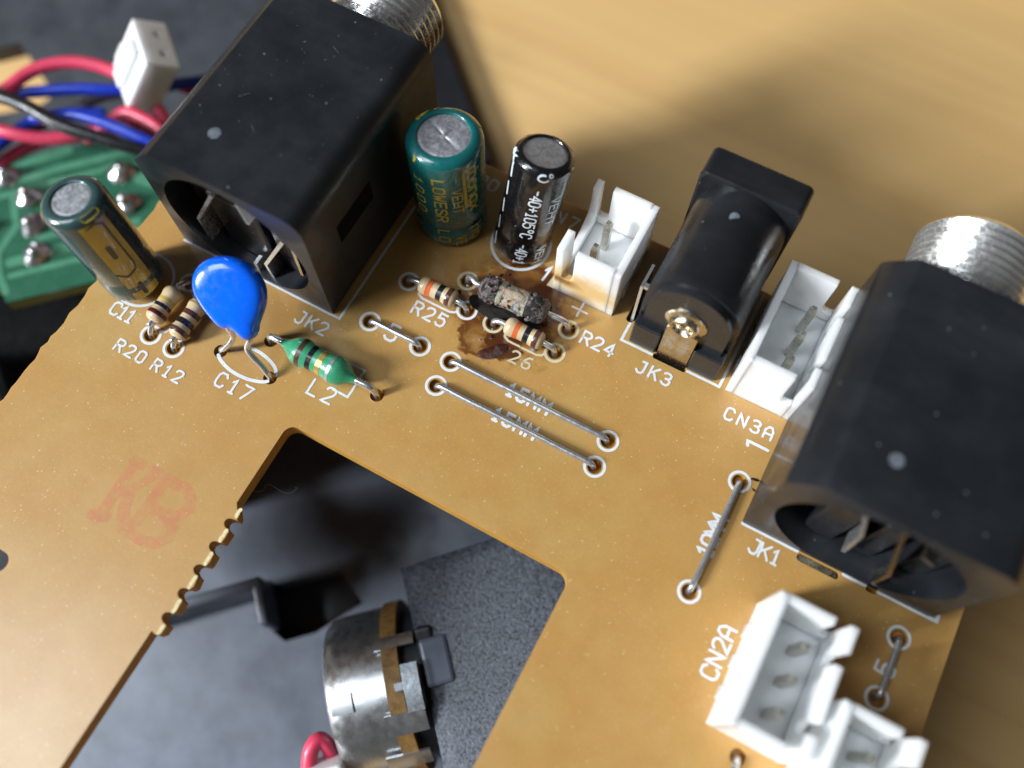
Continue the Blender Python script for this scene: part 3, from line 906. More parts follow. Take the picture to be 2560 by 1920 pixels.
fl = random.Random(5)
for i in range(46):                                   # loose flakes of burnt paint
    f = fl.choice([fl.uniform(0.03, 0.30), fl.uniform(0.66, 0.97), fl.uniform(0.3, 0.7)])
    an = fl.uniform(-0.4, PI + 0.4)
    u_ = ax.normalized(); s_ = Vector((-u_.y, u_.x, 0)); rr = (1.2 if f < 0.28 or f > 0.72 else 1.04) * fl.uniform(0.97, 1.1)
    pc = a + ax * f + (s_ * math.cos(an) + Vector((0, 0, 1)) * math.sin(an)) * rr
    nn = (s_ * math.cos(an) + Vector((0, 0, 1)) * math.sin(an) + Vector((fl.uniform(-.4, .4), fl.uniform(-.4, .4), fl.uniform(-.2, .4)))).normalized()
    t1 = nn.orthogonal().normalized(); t2 = nn.cross(t1)
    k = fl.randint(4, 6); sz = fl.uniform(0.10, 0.30)
    ring = [pc + (t1 * math.cos(2 * PI * j / k) + t2 * math.sin(2 * PI * j / k)) * sz * fl.uniform(0.6, 1.1) for j in range(k)]
    MB().add([tuple(q - nn * 0.04) for q in ring] + [tuple(q + nn * 0.03) for q in ring], [tuple(range(k))[::-1], tuple(range(k, 2 * k))] + [(j, (j + 1) % k, k + (j + 1) % k, k + j) for j in range(k)]).obj('paint_flake', fl.choice(['burnt_body', 'char_crust', 'flake_grey', 'scorched_band', 'burnt_middle', 'flux_crust']), r24)
def blob(cx, cy, rx, ry, h, rot, mat, name, parent, seed=0, n=26, m=7, rough=0.3):
    vs, fs = [(cx, cy, h)], []
    c, s = math.cos(rot), math.sin(rot)
    for i in range(1, m + 1):
        t = i / m
        for j in range(n):
            an = 2 * PI * j / n
            k = 1 + rough * noise.noise(Vector((math.cos(an) * 1.3 + seed, math.sin(an) * 1.3, seed * 2.1)))
            x = math.cos(an) * rx * t * k; yy = math.sin(an) * ry * t * k
            z = h * (1 - t ** 2.2) * (1 + 0.5 * noise.noise(Vector((x * 2, yy * 2, seed)))) - (0.02 if i == m else 0)
            vs.append((cx + x * c - yy * s, cy + x * s + yy * c, z))
    for j in range(n):
        fs.append((0, 1 + j, 1 + (j + 1) % n))
    for i in range(m - 1):
        for j in range(n):
            p = 1 + i * n
            fs.append((p + j, p + n + j, p + n + (j + 1) % n, p + (j + 1) % n))
    return mesh_obj(name, vs, fs, mat, parent, smooth='full')
o = blob(1.8, 6.15, 3.4, 1.05, 0.6, 0.03, 'char_crust', 'char_crust', PCB, 3.1)
o['label'] = 'black charred crust under the burnt resistor'
o = blob(3.3, 8.35, 2.6, 0.6, 0.35, 0.06, 'char_crust', 'char_crust', PCB, 8.4)
o['label'] = 'thin black char line behind the burnt resistor'
o = blob(2.75, 2.55, 1.35, 0.62, 0.32, 0.75, 'flux_crust', 'flux_lump', PCB, 1.2)
o['label'] = 'dark red lump of burnt flux above the figures 26'
for i in range(34):
    an = random.uniform(0, 2 * PI); rr = random.uniform(0.6, 1.0)
    px = 2.2 + 5.6 * rr * math.cos(an); py = 7.4 + 4.6 * rr * math.sin(an)
    s = random.choice([0.05, 0.07, 0.09, 0.12, 0.16, 0.22])
    if py > 10.3 or (px > 4 and py > 10):
        continue
    blob(px, py, s * random.uniform(1, 1.8), s, s * 0.7, random.uniform(0, 3), random.choice(['char_crust', 'char_crust', 'flake_grey', 'flux_crust', 'dust_white']), 'soot_flake', PCB, i * 1.7, 8, 2)

blob(27.05, 2.75, 0.42, 0.14, 0.12, 0.2, 'char_crust', 'soot_flake', PCB, 21.0, 10, 3)
blob(27.25, 1.9, 0.22, 0.08, 0.08, -0.5, 'char_crust', 'soot_flake', PCB, 25.0, 8, 2)
IND = [(0, 0.32), (0.02, 0.36), (0.07, 0.5), (0.13, 0.82), (0.19, 1.12), (0.26, 1.26), (0.33, 1.24), (0.40, 1.10), (0.5, 1.05), (0.60, 1.10), (0.68, 1.24), (0.76, 1.28), (0.83, 1.12), (0.89, 0.80), (0.94, 0.5), (0.98, 0.36), (1, 0.32)]
axial('inductor', 'L2', (-13.0, -5.70, 1.5), (-5.75, -5.70, 1.45), IND, 'inductor_green', [(0.27, 0.325, 'band_brown'), (0.40, 0.46, 'band_black'), (0.53, 0.595, 'band_gold'), (0.685, 0.725, 'band_silver')], 'green inductor with brown, black, gold and silver bands above L2', lr=0.3, nseg=36)

# ---- blue disc capacitor, bent over towards the left jack
def cam_ray(px, py):
    d = CR @ Vector(((px - 1280) / 2235.35, -(py - 960) / 2235.35, -1.0))
    return Vector((18.3477, -23.9708, 70.6842)), d
tilt = math.radians(38)
pn = Vector((0.24, -math.sin(tilt), math.cos(tilt))).normalized()
p0 = Vector((-15.0, -7.6, 3.2))
eu = Vector((1, 0, 0)); eu = (eu - pn * eu.dot(pn)).normalized(); ev = pn.cross(eu)
out_px = [(1380, 690), (1440, 712), (1500, 705), (1560, 752), (1620, 805), (1672, 838), (1730, 815), (1768, 760), (1770, 690), (1800, 610), (1842, 500), (1850, 360), (1815, 240), (1740, 135), (1640, 50), (1520, 2), (1390, -8), (1270, 20), (1175, 85), (1122, 180), (1115, 280), (1145, 380), (1205, 480), (1290, 590)]
pts2 = []
for (ox, oy) in out_px:
    c, d = cam_ray(200 + ox * 560 / 2212, 640 + oy * 560 / 2212)
    t = (p0 - c).dot(pn) / d.dot(pn)
    q = c + d * t - p0
    pts2.append(Vector((q.dot(eu), q.dot(ev))))
for _ in range(1):                                   # round the outline off
    pts2 = [q for a, b in zip(pts2, pts2[1:] + pts2[:1]) for q in (a * 0.75 + b * 0.25, a * 0.25 + b * 0.75)]
cen = sum(pts2, Vector((0, 0))) / len(pts2)
vs, fs = [], []
lay = [(-1.2, 0.05), (-1.2, 0.30), (-1.12, 0.60), (-0.95, 0.82), (-0.6, 0.95), (-0.2, 1.0), (0.2, 1.0), (0.6, 0.965), (0.88, 0.88), (1.05, 0.74), (1.15, 0.55), (1.21, 0.30), (1.22, 0.05)]
n = len(pts2)
for (h, k) in lay:
    for q in pts2:
        r = cen + (q - cen) * k
        low = max(0.0, min(1.0, (-(q.y) - 0.2) / 1.2))
        hh = h * (1 - 0.45 * low)
        vs.append(tuple(p0 + eu * r.x + ev * r.y + pn * hh))
for i in range(len(lay) - 1):
    for j in range(n):
        fs.append((i * n + j, i * n + (j + 1) % n, (i + 1) * n + (j + 1) % n, (i + 1) * n + j))
fs += [tuple(range(n))[::-1], tuple(range((len(lay) - 1) * n, len(lay) * n))]
disc = mesh_obj('disc_capacitor', vs, fs, 'blue_epoxy', PCB, smooth='full')
sub = disc.modifiers.new('sub', 'SUBSURF'); sub.levels = 1; sub.render_levels = 2
disc['label'] = 'glossy blue disc capacitor bent back on two leads above C17'
def onz(ox, oy, z):
    c, d = cam_ray(200 + ox * 560 / 2212, 640 + oy * 560 / 2212)
    t = (z - c.z) / d.z
    return tuple(c + d * t)
def onp(ox, oy):
    c, d = cam_ray(200 + ox * 560 / 2212, 640 + oy * 560 / 2212)
    t = (p0 - c).dot(pn) / d.dot(pn)
    return tuple(c + d * t)
MB().tube([onp(1450, 640), onp(1465, 710), onz(1510, 790, 2.3), onz(1480, 860, 1.6), onz(1420, 915, 0.9), (-17.8, -8.5, 0.1), (-17.87, -8.55, -1.7)], 0.25, 14, 8).obj('lead', 'tinned_lead', disc, smooth='full')
MB().tube([onp(1680, 770), onp(1676, 830), onz(1650, 905, 2.5), onz(1700, 990, 1.9), onz(1790, 1080, 1.2), onz(1850, 1160, 0.6), (-12.78, -8.56, -0.1), (-12.76, -8.58, -1.7)], 0.25, 14, 8).obj('lead', 'tinned_lead', disc, smooth='full')

# ---- electrolytic capacitors
def on_can(base, axis, r, lines, wd, mat, name, parent, lift=0.018):
    """strokes bent round the can: lines hold (angle in radians, height) pairs"""
    axis = Vector(axis).normalized()
    u = Vector((1, 0, 0)); u = (u - axis * u.dot(axis)).normalized(); v = axis.cross(u)
    mb = MB()
    rf = r if callable(r) else (lambda h: r)
    for i, pl in enumerate(lines):
        flat = []
        for a, b in zip(pl[:-1], pl[1:]):
            a = Vector((a[0] * rf(a[1]), a[1])); b = Vector((b[0] * rf(b[1]), b[1]))
            m = max(1, int((b - a).length / 0.18))
            for s in range(m):
                flat.append(a.lerp(b, s / m))
        flat.append(Vector((pl[-1][0] * rf(pl[-1][1]), pl[-1][1])))
        vs, fs = ribbon_quads(flat, wd)
        mb.add([tuple(Vector(base) + axis * q[1] + (u * math.cos(q[0] / rf(q[1])) + v * math.sin(q[0] / rf(q[1]))) * (rf(q[1]) + lift + 0.001 * (i % 5))) for q in vs], fs)
    return mb.obj(name, mat, parent, smooth=True)
def can_text(txt, ang, z0, h, length, r, flip=1):
    """letters running down the can"""
    n = len(txt)
    cw = h * 0.62 if n == 1 else min(h * 0.75, length / n * 0.78)
    adv = (length - cw) / max(1, n - 1)
    return [[(ang + b / r, z0 - a) for a, b in pl] for pl in text_strokes(txt, h, adv, cw)]
def electrolytic(base, top, r, sleeve, disc_r, groove, label, lead_z=0.0):
    base = Vector(base); top = Vector(top)
    ax = top - base
    H = ax.length
    prof = [(0, r * 0.86), (0.12, r * 0.95), (0.4, r), (groove - 0.55, r), (groove - 0.15, r * 0.945), (groove + 0.1, r * 0.94), (groove + 0.6, r), (H * 0.5, r), (H - 0.75, r), (H - 0.42, r * 0.975), (H - 0.16, r * 0.90), (H - 0.02, r * 0.80), (H, disc_r + 0.08), (H - 0.05, disc_r), (H - 0.22, disc_r * 0.985)]
    can = MB().lathe(prof, base, ax, 56, cap1=False).obj('electrolytic_capacitor', sleeve, PCB, smooth=True, angle=0.9)
    can['label'] = label
    return can, base, ax.normalized(), H, r
def can_top(can, base, ax, H, dr, vent=True, name='can_top'):
    vs, fs = [], []
    m, n = 10, 48
    u = ax.orthogonal().normalized(); v = ax.cross(u)
    vs.append(tuple(base + ax * (H - 0.13)))
    for i in range(1, m + 1):
        for j in range(n):
            a = 2 * PI * j / n
            rr = dr * i / m
            x, yy = rr * math.cos(a), rr * math.sin(a)
            h = -0.13
            if vent:
                cr = min(abs(x * 0.94 + yy * 0.34), abs(-x * 0.34 + yy * 0.94))
                h -= 0.10 * max(0, 1 - cr / 0.16) * (1 if rr < dr * 0.86 else 0)
                h += 0.05 * noise.noise(Vector((x * 1.2, yy * 1.2, 4)))
            else:
                h += 0.015 * noise.noise(Vector((x, yy, 1)))
            if i == m:
                h = -0.2
            vs.append(tuple(base + ax * (H + h) + u * x + v * yy))
    for j in range(n):
        fs.append((0, 1 + j, 1 + (j + 1) % n))
    for i in range(m - 1):
        for j in range(n):
            p = 1 + i * n
            fs.append((p + j, p + n + j, p + n + (j + 1) % n, p + (j + 1) % n))
    return mesh_obj(name, vs, fs, 'can_aluminium', can, smooth='full')

# green one
A0 = math.radians(-56)          # side turned to the viewer
can, b0, ax, H, r = electrolytic((-6.9, 12.5, 0.05), (-7.25, 12.95, 11.5), 3.2, 'sleeve_green', 2.2, 2.5, 'upright dark green capacitor with yellow lettering beside the left jack')
can_top(can, b0, ax, H, 2.25)
on_can(b0, ax, r, can_text('LOWESR', A0 - 0.42, 9.6, 0.95, 5.6, r), 0.17, 'sleeve_ink_yellow', 'printed_text', can)
on_can(b0, ax, r, can_text('VEHT', A0 + 0.06, 8.3, 0.85, 3.2, r), 0.15, 'sleeve_ink_yellow', 'printed_text', can)
on_can(b0, ax, r, can_text('hongx', A0 + 0.52, 9.7, 1.15, 4.9, r), 0.24, 'sleeve_ink_yellow', 'printed_text', can)
on_can(b0, ax, r, [[(A0 + 0.74, 10.3), (A0 + 0.44, 10.3), (A0 + 0.40, 10.0), (A0 + 0.42, 5.6), (A0 + 0.55, 5.6)]], 0.3, 'sleeve_ink_yellow', 'printed_frame', can)
on_can(b0, ax, r, can_text('1000', A0 - 1.0, 9.2, 0.9, 4.6, r), 0.16, 'sleeve_ink_yellow', 'printed_text', can)
on_can(b0, ax, r, can_text('ho', A0 + 0.52, 2.3, 1.1, 1.7, r), 0.22, 'sleeve_ink_yellow', 'printed_text', can)
on_can(b0, ax, r, can_text('VE', A0 + 0.06, 1.6, 0.85, 1.3, r), 0.15, 'sleeve_ink_yellow', 'printed_text', can)
on_can(b0, ax, r, can_text('LO', A0 - 0.42, 2.6, 0.95, 1.7, r), 0.16, 'sleeve_ink_yellow', 'printed_text', can)
def rim_radius(H_, r_):
    pts = [(-99, 1.0), (H_ - 0.75, 1.0), (H_ - 0.42, 0.975), (H_ - 0.16, 0.90), (H_ - 0.02, 0.80), (H_ + 9, 0.74)]
    def f(h):
        for (h0, k0), (h1, k1) in zip(pts[:-1], pts[1:]):
            if h0 <= h <= h1:
                return r_ * (k0 + (k1 - k0) * (h - h0) / (h1 - h0))
        return r_
    return f
rt = rim_radius(H, r)
for k, (a0, a1) in enumerate(((0.9, 1.65),)):
    on_can(b0, ax, rt, [[(a0 + (a1 - a0) * i / 8, H - 0.30) for i in range(9)]], 0.46, 'sleeve_ink_yellow', 'printed_stripe', can, lift=0.05)
on_can(b0, ax, rt, [[(2.75 + 0.16 * math.cos(t), H - 0.3 + 0.25 * math.sin(t)) for t in [2 * PI * i / 14 for i in range(15)]]], 0.14, 'sleeve_ink_yellow', 'printed_text', can, lift=0.05)
on_can(b0, ax, rt, [[(2.28, H - 0.12), (2.36, H - 0.34), (2.2, H - 0.40)]], 0.13, 'sleeve_ink_yellow', 'printed_text', can, lift=0.05)
on_can(b0, ax, rt, [[(A0 - 0.95, H - 0.30), (A0 - 0.95, H - 0.62)]], 0.2, 'sleeve_ink_yellow', 'printed_mark', can, lift=0.04)

# black one, leaning back
can, b0, ax, H, r = electrolytic((-0.14, 12.95, 0.15), (0.42, 15.9, 10.75), 2.55, 'sleeve_black', 1.85, 2.3, 'glossy black capacitor with white lettering leaning back behind the burnt resistor')
can_top(can, b0, ax, H, 1.9, vent=False)
A0 = math.radians(-66)
on_can(b0, ax, r, can_text('-40+105°C', A0 - 0.22, 9.0, 0.95, 5.5, r), 0.15, 'sleeve_ink_white', 'printed_text', can)
on_can(b0, ax, r, can_text('VEHT', A0 + 0.52, 8.2, 0.85, 3.2, r), 0.14, 'sleeve_ink_white', 'printed_text', can)
on_can(b0, ax, r, can_text('-40+1', A0 - 0.22, 2.6, 0.95, 2.4, r), 0.15, 'sleeve_ink_white', 'printed_text', can)
on_can(b0, ax, r, can_text('VEH', A0 + 0.52, 2.2, 0.85, 1.9, r), 0.14, 'sleeve_ink_white', 'printed_text', can)
on_can(b0, ax, r, can_text('VENT', A0 - 1.42, 9.6, 1.0, 3.4, r), 0.17, 'sleeve_ink_white', 'printed_text', can) if False else None
for k in range(5):
    z1 = 9.9 - k * 2.0
    on_can(b0, ax, r, [[(A0 - 1.25, z1), (A0 - 1.18, z1 - 1.1)]], 0.28, 'sleeve_ink_white', 'printed_mark', can)
rt2 = rim_radius(H, r)
on_can(b0, ax, rt2, [[(0.9 + 0.75 * i / 8, H - 0.30) for i in range(9)]], 0.40, 'sleeve_ink_white', 'printed_stripe', can, lift=0.05)
on_can(b0, ax, rt2, [[(A0 + 0.02 + 0.17 * math.cos(t), H - 0.62 + 0.30 * math.sin(t)) for t in [-0.4 - 4.6 * i / 10 for i in range(11)]]], 0.13, 'sleeve_ink_white', 'printed_text', can, lift=0.05)
on_can(b0, ax, rt2, [[(A0 + 0.26 + 0.06 * math.cos(t), H - 0.34 + 0.12 * math.sin(t)) for t in [2 * PI * i / 8 for i in range(9)]]], 0.08, 'sleeve_ink_white', 'printed_text', can, lift=0.05)
on_can(b0, ax, rt2, [[(3.55, H - 0.2), (3.7, H - 0.5)], [(3.85, H - 0.3), (3.95, H - 0.9)], [(2.6, H - 0.25), (2.8, H - 0.35)], [(0.0, H - 0.4), (0.16, H - 0.6)]], 0.2, 'sleeve_ink_white', 'printed_mark', can, lift=0.05)
for dx in (-1.0, 1.0):
    MB().tube([(-0.14 + dx, 13.0, 0.6), (-0.14 + dx, 13.0, -1.7)], 0.25, 8, 0).obj('lead', 'tinned_lead', can, smooth=True)

# tilted one at the upper left corner
can, b0, ax, H, r = electrolytic((-28.1, -6.45, 0.7), (-29.3, -6.1, 11.9), 2.6, 'sleeve_olive', 1.6, 2.4, 'tilted green capacitor with a gold stripe at the left edge of the board')
can_top(can, b0, ax, H, 1.65, vent=False)
A0 = math.radians(-28)
st = MB()
u = Vector((1, 0, 0)); u = (u - ax * u.dot(ax)).normalized(); v = ax.cross(u)
def stripe(a0, a1, z0, z1, lift, mat, name):
    m, n = 16, 8
    vs = [tuple(b0 + ax * (z0 + (z1 - z0) * i / m) + (u * math.cos(a0 + (a1 - a0) * j / n) + v * math.sin(a0 + (a1 - a0) * j / n)) * ((r if not (1.7 < z0 + (z1 - z0) * i / m < 3.1) else r * 0.955 + 0.06) * (1.0 if z0 + (z1 - z0) * i / m < H - 0.75 else 1 - 0.16 * ((z0 + (z1 - z0) * i / m - H + 0.75) / 0.75) ** 1.5) + lift)) for i in range(m + 1) for j in range(n + 1)]
    fs = [(i * (n + 1) + j, i * (n + 1) + j + 1, (i + 1) * (n + 1) + j + 1, (i + 1) * (n + 1) + j) for i in range(m) for j in range(n)]
    return mesh_obj(name, vs, fs, mat, can, smooth='full')
stripe(A0 - 0.30, A0 + 0.62, 0.45, H - 0.2, 0.02, 'stripe_gold', 'printed_stripe')
on_can(b0, ax, r, [[(A0 - 0.30, 4.2), (A0 - 0.02, 3.55), (A0 + 0.34, 3.9), (A0 + 0.40, 4.6), (A0 + 0.40, 9.9), (A0 + 0.2, 10.4), (A0 - 0.1, 10.2)]], 0.16, 'sleeve_ink_dark', 'printed_mark', can, lift=0.06)
on_can(b0, ax, r, [[(A0 + 0.06, 7.5), (A0 + 0.06, 6.2)]], 0.42, 'sleeve_ink_dark', 'printed_mark', can, lift=0.06)
on_can(b0, ax, r, [[(A0 + 0.12, 2.0), (A0 + 0.12, 0.9)]], 0.42, 'sleeve_ink_dark', 'printed_mark', can, lift=0.06)
on_can(b0, ax, r, [[(A0 + 0.72, 10.0), (A0 + 0.78, 2.6)]], 0.5, 'sleeve_ink_dark', 'printed_mark', can, lift=0.05)
rt3 = rim_radius(H, r)
on_can(b0, ax, rt3, [[(A0 + 0.02 + 0.5 * i / 5, H - 0.25) for i in range(6)]], 0.42, 'sleeve_ink_yellow', 'printed_mark', can, lift=0.05)
on_can(b0, ax, rt3, [[(A0 - 1.62, H - 0.35), (A0 - 1.58, H - 1.0)]], 0.4, 'sleeve_ink_yellow', 'printed_mark', can, lift=0.03)
for dx in (-1.0, 1.0):
    MB().tube([(-28.0 + dx, -6.4, 1.3), (-27.9 + dx, -6.4, 0.2), (-27.9 + dx, -6.4, -1.7)], 0.25, 8, 2).obj('lead', 'tinned_lead', can, smooth=True)

# ---- white pin headers
def header(n_pins, org, ux, mat, label, single=False):
    """org: board point of local corner (0,0); ux: direction of the pin row; the slotted wall lies on the +v side"""
    U_ = Vector((ux[0], ux[1], 0)); Vv = Vector((-ux[1], ux[0], 0))
    M = Matrix(((U_.x, Vv.x, 0, org[0]), (U_.y, Vv.y, 0, org[1]), (0, 0, 1, 0), (0, 0, 0, 1)))
    Ln = 2.5 * (n_pins - 1) + 4.9 + (0.25 if n_pins == 2 else 0)
    D, Hh, w = 5.75, 7.0, 0.62
    mb = MB(M)
    mb.box(w, Ln - w, w, D - w, 0.0, 1.5)                           # floor
    mb.prism([(0, 0), (Ln, 0), (Ln, Hh - 0.12), (Ln - 0.12, Hh), (0.12, Hh), (0, Hh - 0.12)], 0, w, 'y')   # closed long wall
    # short walls with a slot beside the slotted wall
    s0, s1, sd = D - w - 1.05, D - w - 0.15, 2.6
    prof = [(w, 0), (D - w, 0), (D - w, sd + 0.2), (s1, sd), (s1 - 0.15, sd - 0.05), (s0 + 0.25, sd), (s0, sd + 0.5), (s0, Hh), (w, Hh)]
    for e in ((0, w), (Ln - w, Ln)):
        mb.prism(prof, e[0], e[1], 'x')
    # slotted long wall
    if n_pins == 2:
        pr = [(0, 0), (Ln, 0), (Ln, Hh), (Ln - 1.0, Hh), (Ln - 1.0, 5.0), (Ln - 1.35, 3.8), (Ln - 2.2, 3.0), (Ln - 3.4, 2.5), (2.5, 2.3), (2.1, 2.8), (2.1, Hh), (0, Hh)]
        mb.prism(pr, D - w, D, 'y')
    else:
        pr = [(0, 0), (Ln, 0), (Ln, Hh), (Ln - 1.9, Hh), (Ln - 1.9, 4.2), (Ln - 2.1, 3.4), (Ln - 2.6, 3.2), (Ln - 2.9, 3.6), (Ln - 2.9, Hh - 0.3), (2.9, Hh - 0.3), (2.9, 3.6), (2.6, 3.2), (2.1, 3.4), (1.9, 4.2), (1.9, Hh), (0, Hh)]
        mb.prism(pr, D - w, D, 'y')
    hs = mb.obj('pin_header', mat, PCB)
    hs['label'] = label
    # foot bumps on the closed wall
    for k in range(n_pins):
        c = Ln / 2 + 2.5 * (k - (n_pins - 1) / 2)
        MB(M).box(c - 0.5, c + 0.5, -0.16, 0.0, 0.0, 1.4).obj('foot_rib', mat, hs)
        pm = MB(M)
        a = 0.32
        pv = D * 0.58
        pm.add([(c - a, pv - a, 1.4), (c + a, pv - a, 1.4), (c + a, pv + a, 1.4), (c - a, pv + a, 1.4), (c - a, pv - a, 5.1), (c + a, pv - a, 5.1), (c + a, pv + a, 5.1), (c - a, pv + a, 5.1),
                (c - a * .55, pv - a * .55, 5.6), (c + a * .55, pv - a * .55, 5.6), (c + a * .55, pv + a * .55, 5.6), (c - a * .55, pv + a * .55, 5.6)],
               [(0, 1, 5, 4), (1, 2, 6, 5), (2, 3, 7, 6), (3, 0, 4, 7), (4, 5, 9, 8), (5, 6, 10, 9), (6, 7, 11, 10), (7, 4, 8, 11), (8, 9, 10, 11)])
        pm.obj('pin', 'header_pin', hs)
    return hs
header(2, (10.22, 10.45), (0, 1), 'scorched_nylon', 'white two pin header scorched brown on its front beside the burnt resistor')
header(3, (21.75, 18.7), (0, -1), 'white_nylon', 'white three pin header between the power jack and the right jack')
header(3, (30.95, -6.35), (0, -1), 'white_nylon', 'white three pin header beside CN2A below the right jack')
header(3, (37.5, -11.1), (0, -1), 'white_nylon', 'white three pin header cut off by the bottom edge at the right')

# ---- power jack
def arch(x0, x1, zs, zt, n=24):
    cx = (x0 + x1) / 2; rx = (x1 - x0) / 2
    return [(x0, 0.0)] + [(cx - rx * math.cos(PI * i / n), zs + (zt - zs) * math.sin(PI * i / n)) for i in range(n + 1)] + [(x1, 0.0)]
mb = MB()
mb.prism(arch(12.55, 20.55, 6.9, 11.0)[::-1], 10.3, 19.8, 'y')
mb.prism([(12.5, 0), (20.6, 0), (20.6, 6.0), (12.5, 6.0)][::-1], 10.31, 19.79, 'y')
dcj = mb.obj('power_jack', 'power_jack_plastic', PCB, smooth=True, angle=0.5)
dcj['label'] = 'black barrel power jack marked JK3 with a riveted metal tab'
MB().prism(rrect(12.15, 20.85, 0, 11.15, 0.6), 19.8, 22.8, 'y').obj('flange', 'power_jack_plastic', dcj, bevel=0.25)
MB().prism(arch(13.05, 20.05, 7.0, 10.75)[::-1], 9.55, 10.3, 'y').obj('end_plate', 'power_jack_plastic', dcj, smooth=True, angle=0.5)
for x0, x1 in ((12.55, 15.05), (17.95, 20.55)):
    MB().box(x0, x1, 9.0, 10.28, 0.05, 3.6).obj('foot', 'power_jack_plastic', dcj, bevel=0.15)
MB().lathe([(0, 1.8), (0.12, 1.8), (0.24, 1.66), (0.3, 1.3), (0.62, 1.22), (0.74, 1.1), (0.74, 0.95), (0.6, 0.82), (0.25, 0.72), (0.12, 0.7)], (16.45, 9.56, 6.6), (0, -1, 0), 36).obj('rivet', 'brass_contact', dcj, smooth=True, angle=0.7)
MB().box(15.2, 17.9, 9.02, 9.30, -1.6, 5.6).obj('contact_tab', 'brass_contact', dcj)
MB().box(11.85, 12.1, 10.9, 13.2, -1.6, 6.4).obj('side_tab', 'tinned_lead', dcj)
MB().box(11.95, 12.6, 11.0, 11.4, 6.0, 6.4).obj('side_tab', 'tinned_lead', dcj)
blob_o = MB().lathe([(0, 0.42), (0.02, 0.36)], (16.2, 17.3, 10.98), (0.1, -0.25, 1), 14)
blob_o.obj('gate_mark', 'gouge_grey', dcj)

# ---- the two big audio jacks
def audio_jack(x0, label, inside):
    x1 = x0 + 15.75
    cx = (x0 + x1) / 2
    yf, yb, Ht = -1.0, 18.2, 14.3
    prof = [(x0 + 0.2, 0.02), (x1 - 0.2, 0.02), (x1, 0.25)] + circle(x1 - 1.7, Ht - 1.7, 1.7, 7, 0, PI / 2) + [(x0 + 2.3, Ht), (x0 + 2.0, Ht - 0.12), (x0 + 0.25, Ht - 1.9), (x0, Ht - 2.3), (x0, 0.25)]
    hole = []
    for i in range(44):
        a = 2 * PI * i / 44
        hx = cx + 6.75 * math.cos(a); hz = max(0.32, 6.7 + 6.75 * math.sin(a))
        if not hole or (Vector((hx, hz)) - Vector(hole[-1])).length > 0.05:
            hole.append((hx, hz))
    mb = MB()
    mb.holed(prof, [hole], yf, yf + 6.0, 'y', walls=False, top=False, bottom=True)
    n = len(prof)
    mb.add([(q[0], yf, q[1]) for q in prof] + [(q[0], yb, q[1]) for q in prof], [(i, (i + 1) % n, n + (i + 1) % n, n + i) for i in range(n)] + [tuple(range(n, 2 * n))])
    n = len(hole)
    mb.add([(q[0], yf, q[1]) for q in hole] + [(q[0], yf + 7, q[1]) for q in hole], [(i, (i + 1) % n, n + (i + 1) % n, n + i) for i in range(n)] + [tuple(range(n, 2 * n))])
    j = mb.obj('audio_jack', 'jack_plastic', PCB, smooth=True, angle=0.45)
    j['label'] = label
    # threaded bushing with a flange plate
    pr = [(0, 5.0), (0.5, 5.0), (0.52, 4.7)]
    h = 0.7
    while h < 7.8:
        pr += [(h, 4.46), (h + 0.03, 4.46), (h + 0.38, 4.74), (h + 0.44, 4.74)]
        h += 0.72
    pr += [(h, 4.5), (h + 0.3, 4.3), (h + 0.3, 3.3), (h - 5, 3.2)]
    MB().lathe(pr, (cx - 0.7, yb, 7.15), (0, 1, 0), 64).obj('threaded_bushing', 'nickel_thread', j, smooth=True, angle=0.3)
    MB().prism(rrect(cx - 6.0, cx + 4.6, 1.9, 12.3, 1.0), yb + 0.02, yb + 0.6, 'y').obj('nut_plate', 'nickel_thread', j)
    for c0, c1, d0, d1, e0, e1 in inside['blocks']:
        MB().box(c0, c1, d0, d1, e0, e1).obj('inner_block', 'power_jack_plastic', j, bevel=0.25)
    for pl, y0, y1, m in inside['strips']:
        q = []
        t = 0.16
        pts = [Vector(p) for p in pl]
        L_, R_ = [], []
        for i, p in enumerate(pts):
            d = (pts[min(i + 1, len(pts) - 1)] - pts[max(0, i - 1)]).normalized()
            nn = Vector((-d.y, d.x)) * t
            L_.append(tuple(p + nn)); R_.append(tuple(p - nn))
        MB().prism(L_ + R_[::-1], y0, y1, 'y').obj('spring_contact', m, j)
    for gx, gy, gr in inside['gate']:
        MB().lathe([(0, gr), (0.015, gr * 0.96)], (gx, gy, Ht), (0, 0, 1), 18).obj('gate_mark', 'gouge_grey', j)
    return j
jk2 = audio_jack(-27.0, 'large black audio jack at the upper left behind the blue disc', dict(
    blocks=[(-22.9, -18.1, 0.6, 5.5, 0.35, 8.6), (-17.4, -14.4, 0.9, 5.5, 0.35, 7.0), (-25.4, -23.4, 1.2, 5.5, 2.6, 9.0)],
    strips=[([(-20.4, 11.2), (-24.0, 5.1), (-23.85, 1.1)], -0.5, 4, 'tinned_lead'), ([(-17.9, 11.7), (-17.65, 9.1)], -0.5, 4, 'tinned_lead'),
            ([(-14.4, 9.0), (-17.9, 2.5), (-17.6, -1.2)], -0.55, 2.5, 'tinned_lead'), ([(-13.7, 9.6), (-13.9, 3.8)], -0.4, 4, 'brass_contact'), ([(-19.2, 1.7), (-19.3, -1.2)], -0.6, 0.3, 'tinned_lead')],
    gate=[(-21.4, 3.0, 0.52)]))
